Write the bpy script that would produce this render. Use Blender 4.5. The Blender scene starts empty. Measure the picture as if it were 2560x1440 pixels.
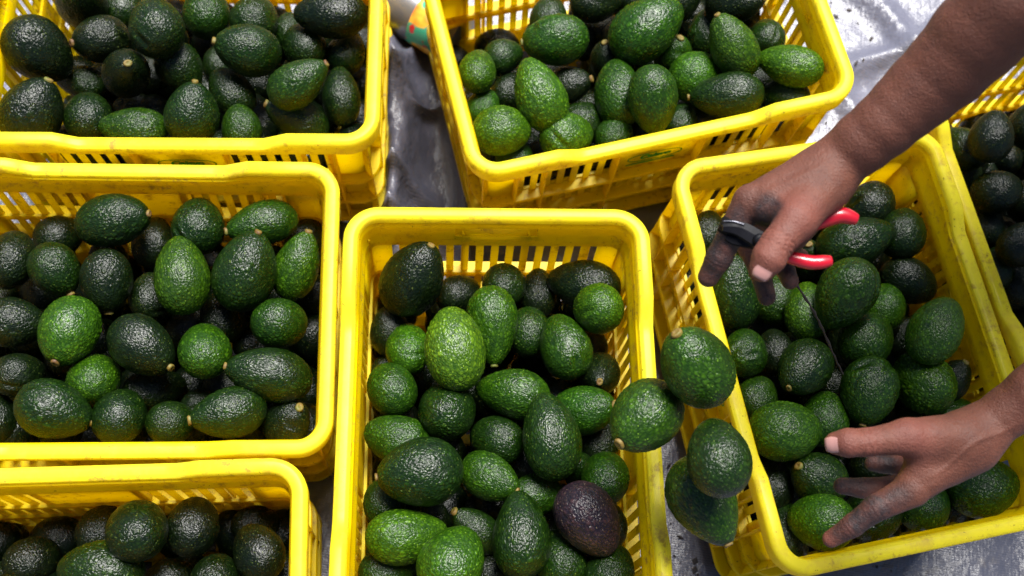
import bpy, bmesh, math, random
import numpy as np
from mathutils import Vector, Matrix, Quaternion, noise as mnoise
AVOCADOS = [
    ('A', [-0.6592, 0.6729, 0.2587], [0.667, -0.271, -0.694], 0.039, 0.0484, 'K', 0, 'blackish green avocado, leftmost, second row of upper-left crate'),
    ('A', [-0.5935, 0.7128, 0.2401], [-0.717, -0.526, 0.457], 0.0319, 0.0389, 'K', 1, 'blackish green avocado, stem at left end, second from left, second row of upper-left crate'),
    ('A', [-0.5131, 0.7247, 0.2789], [-0.398, 0.911, -0.106], 0.0354, 0.0431, 'D', 0, 'dark green avocado, third from left, farthest row of upper-left crate'),
    ('A', [-0.6383, 0.7712, 0.2337], [0.306, -0.157, 0.939], 0.0338, 0.0548, 'D', 1, 'dark green avocado, stem at its centre, leftmost, farthest row of upper-left crate'),
    ('A', [-0.6028, 0.8021, 0.1808], [0.1, 0.991, -0.085], 0.0295, 0.036, 'D', 0, 'dark green avocado, second from left, farthest row of upper-left crate'),
    ('A', [-0.4775, 0.7952, 0.2185], [-0.287, 0.956, 0.062], 0.0307, 0.0389, 'M', 0, 'mid green avocado, fourth from left, farthest row of upper-left crate'),
    ('A', [-0.4091, 0.7945, 0.2204], [0.021, 0.926, -0.378], 0.0318, 0.0388, 'D', 0, 'dark green avocado, fifth from left, farthest row of upper-left crate'),
    ('A', [-0.3931, 0.7205, 0.2657], [-0.936, -0.086, 0.34], 0.033, 0.0441, 'D', 1, 'dark green avocado, stem at left end, sixth from left, second row of upper-left crate'),
    ('A', [-0.2998, 0.795, 0.2641], [-0.981, -0.195, 0.003], 0.0315, 0.0494, 'K', 0, 'blackish green avocado, rightmost, farthest row of upper-left crate'),
    ('A', [-0.3342, 0.7659, 0.2211], [-0.563, 0.759, -0.328], 0.0294, 0.0359, 'D', 0, 'dark green avocado, seventh from left, second row of upper-left crate'),
    ('A', [-0.3653, 0.7998, 0.1913], [-0.23, 0.95, 0.211], 0.0237, 0.029, 'D', 0, 'dark green avocado, sixth from left, farthest row of upper-left crate'),
    ('A', [-0.2784, 0.7736, 0.2087], [0.263, 0.96, 0.096], 0.0261, 0.0318, 'D', 0, 'dark green avocado, rightmost, second row of upper-left crate'),
    ('A', [-0.3109, 0.6708, 0.2936], [0.735, 0.572, 0.364], 0.029, 0.0432, 'M', 1, 'mid green avocado, stem at right end, seventh from left, third row of upper-left crate'),
    ('A', [-0.2674, 0.6962, 0.229], [-0.294, 0.942, 0.161], 0.0256, 0.0415, 'D', 0, 'dark green avocado, rightmost, third row of upper-left crate'),
    ('A', [-0.3155, 0.6477, 0.2367], [-0.89, 0.132, 0.436], 0.0273, 0.0442, 'D', 1, 'dark green avocado, stem at left end, sixth from left, third row of upper-left crate'),
    ('A', [-0.3838, 0.6233, 0.2359], [-0.396, 0.906, 0.151], 0.0256, 0.0314, 'M', 0, 'mid green avocado, rightmost, fourth row of upper-left crate'),
    ('A', [-0.4414, 0.6182, 0.2644], [0.045, 0.76, 0.648], 0.0335, 0.0409, 'D', 1, 'dark green avocado, stem at top, fourth from left, third row of upper-left crate'),
    ('A', [-0.4149, 0.6806, 0.2151], [-0.73, 0.664, 0.164], 0.0284, 0.038, 'D', 0, 'dark green avocado, fifth from left, third row of upper-left crate'),
    ('A', [-0.4513, 0.7369, 0.1842], [-0.249, 0.95, 0.188], 0.0221, 0.027, 'D', 0, 'dark green avocado, fifth from left, second row of upper-left crate'),
    ('A', [-0.4881, 0.6998, 0.2216], [0.61, -0.647, -0.458], 0.03, 0.0366, 'D', 1, 'dark green avocado, stem at bottom, fourth from left, second row of upper-left crate'),
    ('A', [-0.5454, 0.6687, 0.2471], [0.34, -0.232, 0.912], 0.0309, 0.0501, 'K', 1, 'blackish green avocado, stem at its centre, third from left, second row of upper-left crate'),
    ('A', [-0.6195, 0.6661, 0.1998], [-0.999, -0.021, 0.034], 0.0227, 0.0335, 'D', 0, 'dark green avocado, second from left, third row of upper-left crate'),
    ('A', [-0.641, 0.5853, 0.2592], [0.401, 0.787, 0.468], 0.0377, 0.046, 'K', 1, 'blackish green avocado, stem at top, leftmost, third row of upper-left crate'),
    ('A', [-0.5806, 0.6022, 0.2342], [-0.287, 0.879, -0.38], 0.0307, 0.0375, 'D', 0, 'dark green avocado, third from left, third row of upper-left crate'),
    ('A', [-0.5156, 0.5914, 0.2441], [-0.982, -0.149, 0.116], 0.0278, 0.0437, 'M', 0, 'mid green avocado, leftmost, fourth row of upper-left crate'),
    ('B', [-0.4998, 0.4573, 0.2615], [0.933, 0.287, 0.218], 0.0326, 0.0472, 'D', 1, 'dark green avocado, stem at right end, second from left, farthest row of middle-left crate'),
    ('B', [-0.4016, 0.4764, 0.2436], [-0.178, 0.933, -0.313], 0.0322, 0.0396, 'D', 0, 'dark green avocado, fourth from left, farthest row of middle-left crate'),
    ('B', [-0.3247, 0.4938, 0.2414], [-0.851, -0.476, 0.22], 0.0283, 0.0459, 'M', 1, 'mid green avocado, stem at left end, fifth from left, farthest row of middle-left crate'),
    ('B', [-0.3267, 0.4227, 0.2562], [0.182, 0.868, 0.461], 0.0388, 0.0516, 'D', 1, 'dark green avocado, stem at top, sixth from left, second row of middle-left crate'),
    ('B', [-0.2714, 0.4502, 0.2296], [0.171, 0.877, 0.45], 0.0282, 0.0457, 'G', 1, 'bright green avocado, stem at top, rightmost, second row of middle-left crate'),
    ('B', [-0.4005, 0.4038, 0.2583], [-0.266, 0.959, 0.098], 0.0337, 0.0498, 'G', 0, 'bright green avocado, fifth from left, second row of middle-left crate'),
    ('B', [-0.4907, 0.3841, 0.246], [0.228, -0.937, -0.263], 0.0309, 0.0393, 'K', 1, 'blackish green avocado, stem at bottom, third from left, second row of middle-left crate'),
    ('B', [-0.5581, 0.3876, 0.2424], [0.678, -0.707, -0.204], 0.0295, 0.036, 'D', 1, 'dark green avocado, stem at bottom, second from left, second row of middle-left crate'),
    ('B', [-0.6171, 0.3939, 0.2354], [-0.075, 0.966, -0.249], 0.0297, 0.0393, 'K', 0, 'blackish green avocado, leftmost, second row of middle-left crate'),
    ('B', [-0.5878, 0.4496, 0.1891], [0.621, 0.647, -0.443], 0.0272, 0.0332, 'K', 0, 'blackish green avocado, leftmost, farthest row of middle-left crate'),
    ('B', [-0.4692, 0.4642, 0.1856], [-0.107, 0.994, -0.006], 0.0273, 0.0346, 'K', 0, 'blackish green avocado, third from left, farthest row of middle-left crate'),
    ('B', [-0.4482, 0.3849, 0.2047], [-0.261, 0.965, -0.012], 0.0252, 0.0323, 'K', 0, 'blackish green avocado, fourth from left, second row of middle-left crate'),
    ('B', [-0.5113, 0.3107, 0.2613], [-0.02, -0.97, 0.241], 0.0348, 0.0439, 'G', 1, 'bright green avocado, stem at bottom, second from left, third row of middle-left crate'),
    ('B', [-0.582, 0.3128, 0.2485], [0.972, 0.096, -0.215], 0.0301, 0.0367, 'K', 1, 'blackish green avocado, stem at right end, leftmost, third row of middle-left crate'),
    ('B', [-0.4233, 0.3079, 0.2587], [0.891, -0.45, 0.059], 0.0339, 0.0452, 'K', 1, 'blackish green avocado, stem at bottom, third from left, third row of middle-left crate'),
    ('B', [-0.3532, 0.3208, 0.2466], [-0.303, 0.672, -0.675], 0.0309, 0.0458, 'G', 0, 'bright green avocado, fourth from left, third row of middle-left crate'),
    ('B', [-0.2734, 0.3696, 0.2394], [0.471, 0.342, -0.813], 0.0309, 0.0387, 'M', 0, 'mid green avocado, rightmost, third row of middle-left crate'),
    ('B', [-0.269, 0.3007, 0.254], [-0.954, -0.03, 0.299], 0.0325, 0.0522, 'D', 1, 'dark green avocado, stem at left end, rightmost, fourth row of middle-left crate'),
    ('B', [-0.3591, 0.3813, 0.182], [-0.394, 0.919, -0.008], 0.0287, 0.0352, 'K', 0, 'blackish green avocado, fifth from left, third row of middle-left crate'),
    ('B', [-0.4767, 0.2658, 0.2296], [-0.203, 0.497, -0.844], 0.0303, 0.0442, 'G', 0, 'bright green avocado, second from left, fourth row of middle-left crate'),
    ('B', [-0.564, 0.2547, 0.2327], [0.556, 0.443, -0.703], 0.0259, 0.0321, 'K', 0, 'blackish green avocado, leftmost, fourth row of middle-left crate'),
    ('B', [-0.4989, 0.2144, 0.2662], [0.975, -0.139, -0.174], 0.0338, 0.0444, 'D', 1, 'dark green avocado, stem at right end, second from left, fifth row of middle-left crate'),
    ('B', [-0.431, 0.2242, 0.2436], [-0.027, 0.728, -0.685], 0.0307, 0.0374, 'D', 0, 'dark green avocado, third from left, fifth row of middle-left crate'),
    ('B', [-0.3722, 0.2286, 0.2319], [0.674, 0.337, -0.658], 0.0257, 0.0319, 'D', 0, 'dark green avocado, fourth from left, fifth row of middle-left crate'),
    ('B', [-0.3045, 0.2471, 0.2549], [-0.87, -0.434, 0.232], 0.0296, 0.0448, 'D', 1, 'dark green avocado, stem at left end, fifth from left, fifth row of middle-left crate'),
    ('B', [-0.242, 0.2554, 0.2181], [0.453, 0.419, 0.787], 0.028, 0.0342, 'K', 1, 'blackish green avocado, stem at top, rightmost, fifth row of middle-left crate'),
    ('B', [-0.4158, 0.2738, 0.1883], [0.749, 0.429, -0.505], 0.0248, 0.04, 'K', 0, 'blackish green avocado, third from left, fourth row of middle-left crate'),
    ('B', [-0.3373, 0.2988, 0.1646], [0.236, 0.948, -0.213], 0.0267, 0.0338, 'K', 0, 'blackish green avocado, fifth from left, fourth row of middle-left crate'),
    ('B', [-0.3501, 0.2608, 0.1978], [0.773, 0.417, -0.478], 0.0221, 0.0276, 'K', 0, 'blackish green avocado, fourth from left, fourth row of middle-left crate'),
    ('B', [-0.5862, 0.2013, 0.2132], [-0.292, 0.951, -0.107], 0.0276, 0.0336, 'K', 0, 'blackish green avocado, leftmost, fifth row of middle-left crate'),
    ('B', [-0.2808, 0.5075, 0.1701], [0.254, 0.965, -0.059], 0.0253, 0.0309, 'K', 0, 'blackish green avocado, rightmost, farthest row of middle-left crate'),
    ('F', [-0.3656, 0.0974, 0.2784], [-0.308, 0.33, -0.892], 0.0328, 0.0531, 'D', 0, 'dark green avocado, second from left, farthest row of lower-left crate'),
    ('F', [-0.3154, 0.1135, 0.2427], [-0.112, 0.905, -0.411], 0.0298, 0.0364, 'K', 0, 'blackish green avocado, third from left, farthest row of lower-left crate'),
    ('F', [-0.3958, 0.0468, 0.2687], [-0.989, -0.086, 0.119], 0.0332, 0.0472, 'M', 0, 'mid green avocado, second from left, second row of lower-left crate'),
    ('F', [-0.2342, 0.0965, 0.2512], [-0.631, 0.695, -0.345], 0.0286, 0.0363, 'K', 0, 'blackish green avocado, rightmost, second row of lower-left crate'),
    ('F', [-0.2755, 0.0611, 0.2467], [0.063, 0.639, -0.767], 0.0262, 0.0333, 'D', 0, 'dark green avocado, fourth from left, second row of lower-left crate'),
    ('F', [-0.4309, 0.0955, 0.1996], [0.204, 0.912, -0.355], 0.026, 0.0317, 'K', 0, 'blackish green avocado, leftmost, farthest row of lower-left crate'),
    ('F', [-0.5028, 0.0493, 0.1871], [0.647, 0.491, -0.584], 0.027, 0.033, 'K', 0, 'blackish green avocado, leftmost, second row of lower-left crate'),
    ('F', [-0.3336, 0.0501, 0.2076], [0.711, 0.483, -0.51], 0.0255, 0.0311, 'K', 0, 'blackish green avocado, third from left, second row of lower-left crate'),
    ('F', [-0.2608, 0.1346, 0.1619], [0.806, 0.369, -0.462], 0.0233, 0.0302, 'K', 0, 'blackish green avocado, rightmost, farthest row of lower-left crate'),
    ('F', [-0.5057, 0.0053, 0.2188], [0.033, 0.927, -0.374], 0.025, 0.0305, 'K', 0, 'blackish green avocado, alone, third row of lower-left crate'),
    ('C', [-0.121, 0.4447, 0.2719], [0.316, 0.622, 0.717], 0.0374, 0.0522, 'K', 1, 'blackish green avocado, stem at top, leftmost, farthest row of central crate'),
    ('C', [-0.0661, 0.4549, 0.2117], [0.8, 0.562, -0.211], 0.0245, 0.0299, 'K', 0, 'blackish green avocado, second from left, farthest row of central crate'),
    ('C', [-0.0113, 0.4747, 0.2212], [-0.091, 0.756, -0.649], 0.0275, 0.0336, 'D', 0, 'dark green avocado, third from left, farthest row of central crate'),
    ('C', [0.0347, 0.4783, 0.2012], [-0.149, 0.989, -0.018], 0.0245, 0.0332, 'K', 0, 'blackish green avocado, fourth from left, farthest row of central crate'),
    ('C', [0.0883, 0.4876, 0.2339], [-0.972, 0.088, -0.219], 0.0315, 0.0482, 'K', 0, 'blackish green avocado, fifth from left, farthest row of central crate'),
    ('C', [0.107, 0.4452, 0.2704], [-0.216, 0.155, -0.964], 0.0304, 0.0413, 'G', 0, 'bright green avocado, rightmost, farthest row of central crate'),
    ('C', [-0.016, 0.4074, 0.2549], [0.218, -0.963, -0.158], 0.0319, 0.0493, 'G', 1, 'bright green avocado, stem at bottom, fourth from left, second row of central crate'),
    ('C', [-0.0544, 0.3587, 0.2973], [-0.305, 0.95, 0.067], 0.0357, 0.0508, 'L', 0, 'light green glossy avocado, third from left, second row of central crate'),
    ('C', [-0.1126, 0.3662, 0.2366], [-0.17, 0.812, -0.558], 0.0275, 0.0383, 'G', 0, 'bright green avocado, second from left, second row of central crate'),
    ('C', [0.0298, 0.4187, 0.2228], [-0.114, 0.914, -0.39], 0.0271, 0.0353, 'D', 0, 'dark green avocado, fifth from left, second row of central crate'),
    ('C', [0.0753, 0.3951, 0.26], [-0.416, 0.903, -0.107], 0.0312, 0.042, 'M', 0, 'mid green avocado, rightmost, second row of central crate'),
    ('C', [-0.142, 0.3899, 0.2152], [-0.157, 0.804, 0.574], 0.0246, 0.0333, 'K', 1, 'blackish green avocado, stem at top, leftmost, second row of central crate'),
    ('C', [0.1233, 0.3732, 0.2361], [-0.033, -0.426, 0.904], 0.0266, 0.0431, 'K', 1, 'blackish green avocado, stem at its centre, rightmost, third row of central crate'),
    ('C', [-0.1219, 0.3084, 0.2563], [-0.545, 0.711, -0.443], 0.0291, 0.0356, 'M', 0, 'mid green avocado, second from left, third row of central crate'),
    ('C', [-0.0523, 0.2967, 0.2518], [-0.036, 0.466, -0.884], 0.0339, 0.055, 'D', 0, 'dark green avocado, second from left, fourth row of central crate'),
    ('C', [0.0216, 0.3258, 0.2605], [-0.982, 0.053, -0.182], 0.0301, 0.0463, 'M', 0, 'mid green avocado, third from left, third row of central crate'),
    ('C', [0.1081, 0.3194, 0.2633], [0.791, 0.159, 0.591], 0.0291, 0.0426, 'M', 1, 'mid green avocado, stem at right end, fifth from left, fourth row of central crate'),
    ('C', [0.0727, 0.276, 0.2922], [-0.328, 0.94, 0.097], 0.0332, 0.0518, 'D', 0, 'dark green avocado, fourth from left, fourth row of central crate'),
    ('C', [0.0125, 0.2709, 0.2434], [-0.847, 0.256, -0.466], 0.0282, 0.035, 'D', 0, 'dark green avocado, third from left, fourth row of central crate'),
    ('C', [-0.1041, 0.2487, 0.2609], [-0.991, 0.11, -0.077], 0.0277, 0.0402, 'M', 0, 'mid green avocado, leftmost, fourth row of central crate'),
    ('C', [-0.0674, 0.2079, 0.3015], [-0.956, -0.283, 0.075], 0.0378, 0.0491, 'D', 1, 'dark green avocado, stem at left end, second from left, fifth row of central crate'),
    ('C', [0.0116, 0.2214, 0.2684], [0.856, -0.356, 0.375], 0.0264, 0.0385, 'M', 1, 'mid green avocado, stem at right end, third from left, fifth row of central crate'),
    ('C', [0.1288, 0.1878, 0.296], [0.692, -0.7, -0.175], 0.0351, 0.0461, 'P', 0, 'purple-black ripe avocado, fifth from left, sixth row of central crate'),
    ('C', [0.1447, 0.2446, 0.2646], [0.016, 0.647, -0.763], 0.028, 0.0395, 'M', 0, 'mid green avocado, rightmost, fifth row of central crate'),
    ('C', [0.1152, 0.2564, 0.2266], [-0.194, 0.141, 0.971], 0.0202, 0.0328, 'D', 1, 'dark green avocado, stem at its centre, fifth from left, fifth row of central crate'),
    ('C', [0.1379, 0.2974, 0.2137], [0.36, 0.926, -0.11], 0.0245, 0.0314, 'K', 0, 'blackish green avocado, rightmost, fourth row of central crate'),
    ('C', [0.0716, 0.2142, 0.2476], [0.944, 0.2, -0.263], 0.0235, 0.0339, 'M', 0, 'mid green avocado, fourth from left, fifth row of central crate'),
    ('C', [0.0559, 0.16, 0.292], [-0.19, 0.982, -0.025], 0.0327, 0.0491, 'D', 0, 'dark green avocado, fourth from left, sixth row of central crate'),
    ('C', [-0.07, 0.1391, 0.28], [0.921, 0.319, -0.225], 0.0306, 0.0469, 'G', 0, 'bright green avocado, leftmost, sixth row of central crate'),
    ('C', [-0.0146, 0.1167, 0.3076], [0.285, 0.895, -0.344], 0.0354, 0.0432, 'G', 0, 'bright green avocado, second from left, seventh row of central crate'),
    ('C', [-0.1043, 0.1791, 0.2431], [0.114, 0.912, -0.393], 0.0247, 0.0305, 'D', 0, 'dark green avocado, leftmost, fifth row of central crate'),
    ('C', [0.0058, 0.1624, 0.2444], [-0.81, 0.433, 0.395], 0.0223, 0.0349, 'D', 1, 'dark green avocado, stem at top, third from left, sixth row of central crate'),
    ('C', [0.1072, 0.1424, 0.2585], [-0.283, 0.921, -0.268], 0.0306, 0.0374, 'D', 0, 'dark green avocado, fourth from left, seventh row of central crate'),
    ('C', [0.1632, 0.1383, 0.2662], [0.373, 0.906, -0.199], 0.0277, 0.0338, 'D', 0, 'dark green avocado, rightmost, seventh row of central crate'),
    ('C', [-0.0857, 0.1001, 0.2451], [0.86, 0.341, -0.379], 0.0265, 0.0339, 'D', 0, 'dark green avocado, leftmost, seventh row of central crate'),
    ('C', [0.1591, 0.1924, 0.2339], [0.053, 0.979, -0.197], 0.0231, 0.0289, 'K', 0, 'blackish green avocado, rightmost, sixth row of central crate'),
    ('C', [0.0316, 0.1206, 0.2211], [-0.144, 0.955, -0.261], 0.0234, 0.0312, 'K', 0, 'blackish green avocado, third from left, seventh row of central crate'),
    ('C', [-0.1354, 0.3485, 0.1846], [0.291, 0.946, -0.146], 0.0228, 0.0285, 'K', 0, 'blackish green avocado, leftmost, third row of central crate'),
    ('C', [0.0832, 0.3452, 0.1921], [0.347, 0.933, -0.096], 0.0252, 0.0308, 'K', 0, 'blackish green avocado, fourth from left, third row of central crate'),
    ('C', [-0.0481, 0.171, 0.1987], [0.318, 0.917, -0.241], 0.024, 0.0294, 'K', 0, 'blackish green avocado, second from left, sixth row of central crate'),
    ('T', [-0.0942, 0.7625, 0.2423], [-0.05, 0.866, -0.498], 0.0255, 0.0408, 'G', 0, 'bright green avocado, leftmost, second row of top-centre crate'),
    ('T', [-0.0652, 0.8036, 0.217], [0.803, 0.589, -0.085], 0.0242, 0.0295, 'D', 0, 'dark green avocado, second from left, second row of top-centre crate'),
    ('T', [0.0019, 0.8099, 0.2718], [-0.959, -0.279, -0.053], 0.0325, 0.0448, 'M', 1, 'mid green avocado, stem at left end, third from left, second row of top-centre crate'),
    ('T', [-0.0125, 0.8729, 0.2241], [0.008, 0.974, 0.228], 0.0261, 0.0319, 'D', 0, 'dark green avocado, leftmost, farthest row of top-centre crate'),
    ('T', [-0.0068, 0.7216, 0.278], [-0.515, 0.816, 0.263], 0.0338, 0.0503, 'G', 0, 'bright green avocado, third from left, third row of top-centre crate'),
    ('T', [0.0313, 0.7707, 0.2305], [0.866, 0.164, 0.473], 0.0249, 0.0309, 'K', 1, 'blackish green avocado, stem at right end, fourth from left, third row of top-centre crate'),
    ('T', [-0.0478, 0.7587, 0.204], [0.319, 0.94, 0.123], 0.0242, 0.0295, 'K', 0, 'blackish green avocado, second from left, third row of top-centre crate'),
    ('T', [-0.0797, 0.7203, 0.217], [0.309, 0.946, 0.099], 0.0232, 0.0283, 'M', 0, 'mid green avocado, leftmost, third row of top-centre crate'),
    ('T', [-0.0469, 0.6672, 0.2644], [0.925, 0.349, -0.148], 0.0321, 0.0393, 'G', 0, 'bright green avocado, leftmost, fourth row of top-centre crate'),
    ('T', [0.0556, 0.7208, 0.223], [0.686, 0.711, -0.156], 0.028, 0.0342, 'D', 0, 'dark green avocado, third from left, fourth row of top-centre crate'),
    ('T', [-0.0269, 0.6523, 0.2206], [-0.138, 0.959, -0.248], 0.026, 0.0317, 'M', 0, 'mid green avocado, alone, fifth row of top-centre crate'),
    ('T', [0.0372, 0.6815, 0.2519], [0.831, 0.473, -0.292], 0.0308, 0.0375, 'G', 0, 'bright green avocado, second from left, fourth row of top-centre crate'),
    ('T', [0.1004, 0.7046, 0.2336], [0.313, 0.924, -0.221], 0.025, 0.0305, 'M', 0, 'mid green avocado, fourth from left, fourth row of top-centre crate'),
    ('T', [0.0964, 0.7588, 0.2504], [-0.26, 0.955, 0.139], 0.0326, 0.0474, 'M', 0, 'mid green avocado, fifth from left, third row of top-centre crate'),
    ('T', [0.1392, 0.7331, 0.2912], [0.244, -0.775, -0.582], 0.032, 0.0457, 'M', 0, 'mid green avocado, sixth from left, third row of top-centre crate'),
    ('T', [0.12, 0.848, 0.2749], [0.679, 0.656, 0.33], 0.0391, 0.0555, 'M', 0, 'mid green avocado, fourth from left, farthest row of top-centre crate'),
    ('T', [0.0765, 0.8236, 0.223], [-0.286, 0.284, 0.915], 0.0242, 0.0296, 'K', 1, 'blackish green avocado, stem at top, fourth from left, second row of top-centre crate'),
    ('T', [0.1656, 0.8454, 0.2263], [0.072, 0.285, 0.956], 0.026, 0.0317, 'M', 1, 'mid green avocado, stem at top, fifth from left, second row of top-centre crate'),
    ('T', [0.1986, 0.8058, 0.2482], [0.811, 0.573, -0.116], 0.0329, 0.0402, 'G', 0, 'bright green avocado, seventh from left, third row of top-centre crate'),
    ('T', [0.2345, 0.8335, 0.2898], [-0.62, 0.511, 0.596], 0.0302, 0.048, 'G', 1, 'bright green avocado, stem at top, sixth from left, second row of top-centre crate'),
    ('T', [0.2095, 0.9043, 0.2063], [0.052, 0.969, 0.242], 0.0255, 0.0349, 'D', 0, 'dark green avocado, sixth from left, farthest row of top-centre crate'),
    ('T', [0.2884, 0.8884, 0.2434], [-0.01, 0.884, -0.467], 0.0248, 0.0309, 'D', 0, 'dark green avocado, seventh from left, second row of top-centre crate'),
    ('T', [0.3145, 0.8263, 0.2805], [-0.939, 0.22, -0.264], 0.0277, 0.0448, 'G', 0, 'bright green avocado, rightmost, second row of top-centre crate'),
    ('T', [0.2361, 0.769, 0.2729], [-0.975, -0.161, -0.155], 0.0305, 0.0494, 'D', 1, 'dark green avocado, stem at left end, eighth from left, third row of top-centre crate'),
    ('T', [0.3221, 0.8014, 0.2408], [-0.849, 0.278, -0.449], 0.026, 0.0339, 'D', 0, 'dark green avocado, rightmost, third row of top-centre crate'),
    ('T', [0.1862, 0.744, 0.2262], [0.367, 0.915, 0.168], 0.0238, 0.029, 'D', 0, 'dark green avocado, rightmost, fourth row of top-centre crate'),
    ('T', [0.2369, 0.9213, 0.2607], [0.734, -0.121, 0.668], 0.0297, 0.0444, 'K', 1, 'blackish green avocado, stem at right end, rightmost, farthest row of top-centre crate'),
    ('T', [0.0496, 0.9034, 0.2361], [0.897, 0.434, -0.084], 0.0278, 0.0386, 'K', 0, 'blackish green avocado, second from left, farthest row of top-centre crate'),
    ('T', [0.2931, 0.8389, 0.2064], [0.384, 0.895, 0.229], 0.0251, 0.0314, 'K', 0, 'blackish green avocado, ninth from left, third row of top-centre crate'),
    ('T', [0.1038, 0.9357, 0.2181], [0.353, 0.904, 0.241], 0.0283, 0.0346, 'K', 0, 'blackish green avocado, third from left, farthest row of top-centre crate'),
    ('T', [0.164, 0.9337, 0.2337], [0.364, 0.896, 0.256], 0.028, 0.0374, 'K', 0, 'blackish green avocado, fifth from left, farthest row of top-centre crate'),
    ('D', [0.2762, 0.5048, 0.253], [-0.274, 0.809, 0.52], 0.0327, 0.0485, 'D', 1, 'dark green avocado, stem at top, leftmost, third row of crate below hands'),
    ('D', [0.3415, 0.5281, 0.1973], [0.115, 0.983, -0.14], 0.0299, 0.038, 'M', 0, 'mid green avocado, second from left, third row of crate below hands'),
    ('D', [0.2411, 0.5957, 0.2141], [0.059, 0.996, 0.073], 0.0253, 0.0309, 'K', 0, 'blackish green avocado, leftmost, farthest row of crate below hands'),
    ('D', [0.2726, 0.6091, 0.1754], [0.38, 0.919, 0.1], 0.0281, 0.0343, 'K', 0, 'blackish green avocado, second from left, farthest row of crate below hands'),
    ('D', [0.3005, 0.5764, 0.218], [-0.091, -0.795, 0.6], 0.0282, 0.0393, 'K', 1, 'blackish green avocado, stem at bottom, leftmost, second row of crate below hands'),
    ('D', [0.3796, 0.5892, 0.203], [-0.299, 0.126, 0.946], 0.0233, 0.0343, 'D', 1, 'dark green avocado, stem at top, second from left, second row of crate below hands'),
    ('D', [0.4263, 0.6014, 0.2515], [0.867, 0.416, 0.275], 0.0334, 0.0514, 'D', 0, 'dark green avocado, third from left, farthest row of crate below hands'),
    ('D', [0.4513, 0.6699, 0.2264], [0.437, 0.886, -0.158], 0.0308, 0.0376, 'K', 0, 'blackish green avocado, fourth from left, farthest row of crate below hands'),
    ('D', [0.4897, 0.6308, 0.2394], [0.205, 0.954, -0.217], 0.03, 0.0367, 'D', 0, 'dark green avocado, rightmost, farthest row of crate below hands'),
    ('D', [0.4034, 0.5106, 0.2928], [-0.334, -0.73, -0.597], 0.0353, 0.0483, 'M', 0, 'mid green avocado, fourth from left, third row of crate below hands'),
    ('D', [0.3744, 0.5021, 0.2362], [-0.07, 0.997, -0.019], 0.0284, 0.0392, 'G', 0, 'bright green avocado, third from left, third row of crate below hands'),
    ('D', [0.5084, 0.5731, 0.2207], [0.948, -0.28, -0.153], 0.0292, 0.0385, 'K', 0, 'blackish green avocado, rightmost, second row of crate below hands'),
    ('D', [0.4763, 0.5296, 0.2247], [0.155, 0.98, -0.122], 0.0268, 0.0327, 'G', 0, 'bright green avocado, rightmost, third row of crate below hands'),
    ('D', [0.5201, 0.4874, 0.2838], [0.366, 0.909, 0.201], 0.0318, 0.0448, 'G', 0, 'bright green avocado, rightmost, fourth row of crate below hands'),
    ('D', [0.4492, 0.4753, 0.2427], [0.445, 0.858, -0.256], 0.0327, 0.0398, 'M', 0, 'mid green avocado, fourth from left, fourth row of crate below hands'),
    ('D', [0.2988, 0.432, 0.2421], [0.138, 0.924, -0.357], 0.0274, 0.0334, 'M', 0, 'mid green avocado, leftmost, fourth row of crate below hands'),
    ('D', [0.3437, 0.4484, 0.2143], [-0.23, 0.967, -0.107], 0.0244, 0.0307, 'K', 0, 'blackish green avocado, second from left, fourth row of crate below hands'),
    ('D', [0.3695, 0.4192, 0.2581], [-0.506, -0.777, 0.375], 0.0319, 0.042, 'D', 1, 'dark green avocado, stem at bottom, third from left, fourth row of crate below hands'),
    ('D', [0.4496, 0.4028, 0.263], [-0.123, -0.989, -0.083], 0.0341, 0.0433, 'M', 1, 'mid green avocado, stem at bottom, third from left, fifth row of crate below hands'),
    ('D', [0.5273, 0.4368, 0.2332], [-0.386, 0.735, -0.557], 0.0366, 0.0446, 'G', 0, 'bright green avocado, fourth from left, fifth row of crate below hands'),
    ('D', [0.5661, 0.4466, 0.225], [0.272, 0.634, 0.724], 0.0223, 0.0307, 'K', 1, 'blackish green avocado, stem at top, fifth from left, fifth row of crate below hands'),
    ('D', [0.3201, 0.3787, 0.2363], [0.403, 0.847, -0.346], 0.0251, 0.0307, 'M', 0, 'mid green avocado, leftmost, fifth row of crate below hands'),
    ('D', [0.4058, 0.3671, 0.2363], [0.097, 0.993, -0.064], 0.029, 0.0354, 'M', 0, 'mid green avocado, second from left, sixth row of crate below hands'),
    ('D', [0.4264, 0.4253, 0.1996], [0.406, 0.913, 0.039], 0.023, 0.0281, 'K', 0, 'blackish green avocado, second from left, fifth row of crate below hands'),
    ('D', [0.3474, 0.3327, 0.275], [0.982, 0.181, -0.056], 0.0355, 0.0434, 'G', 0, 'bright green avocado, leftmost, sixth row of crate below hands'),
    ('D', [0.3985, 0.2874, 0.2523], [-0.777, 0.144, 0.613], 0.031, 0.0406, 'D', 1, 'dark green avocado, stem at left end, second from left, seventh row of crate below hands'),
    ('D', [0.3531, 0.2782, 0.215], [0.088, 0.987, -0.133], 0.0273, 0.0333, 'K', 0, 'blackish green avocado, leftmost, seventh row of crate below hands'),
    ('D', [0.3724, 0.2269, 0.2192], [-0.062, 0.973, -0.22], 0.0249, 0.0398, 'D', 0, 'dark green avocado, leftmost, eighth row of crate below hands'),
    ('D', [0.3999, 0.2356, 0.2676], [-0.797, 0.105, -0.595], 0.0329, 0.0402, 'G', 0, 'bright green avocado, second from left, eighth row of crate below hands'),
    ('D', [0.4724, 0.2578, 0.2399], [0.881, 0.471, 0.037], 0.0285, 0.0352, 'D', 0, 'dark green avocado, fourth from left, eighth row of crate below hands'),
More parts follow.
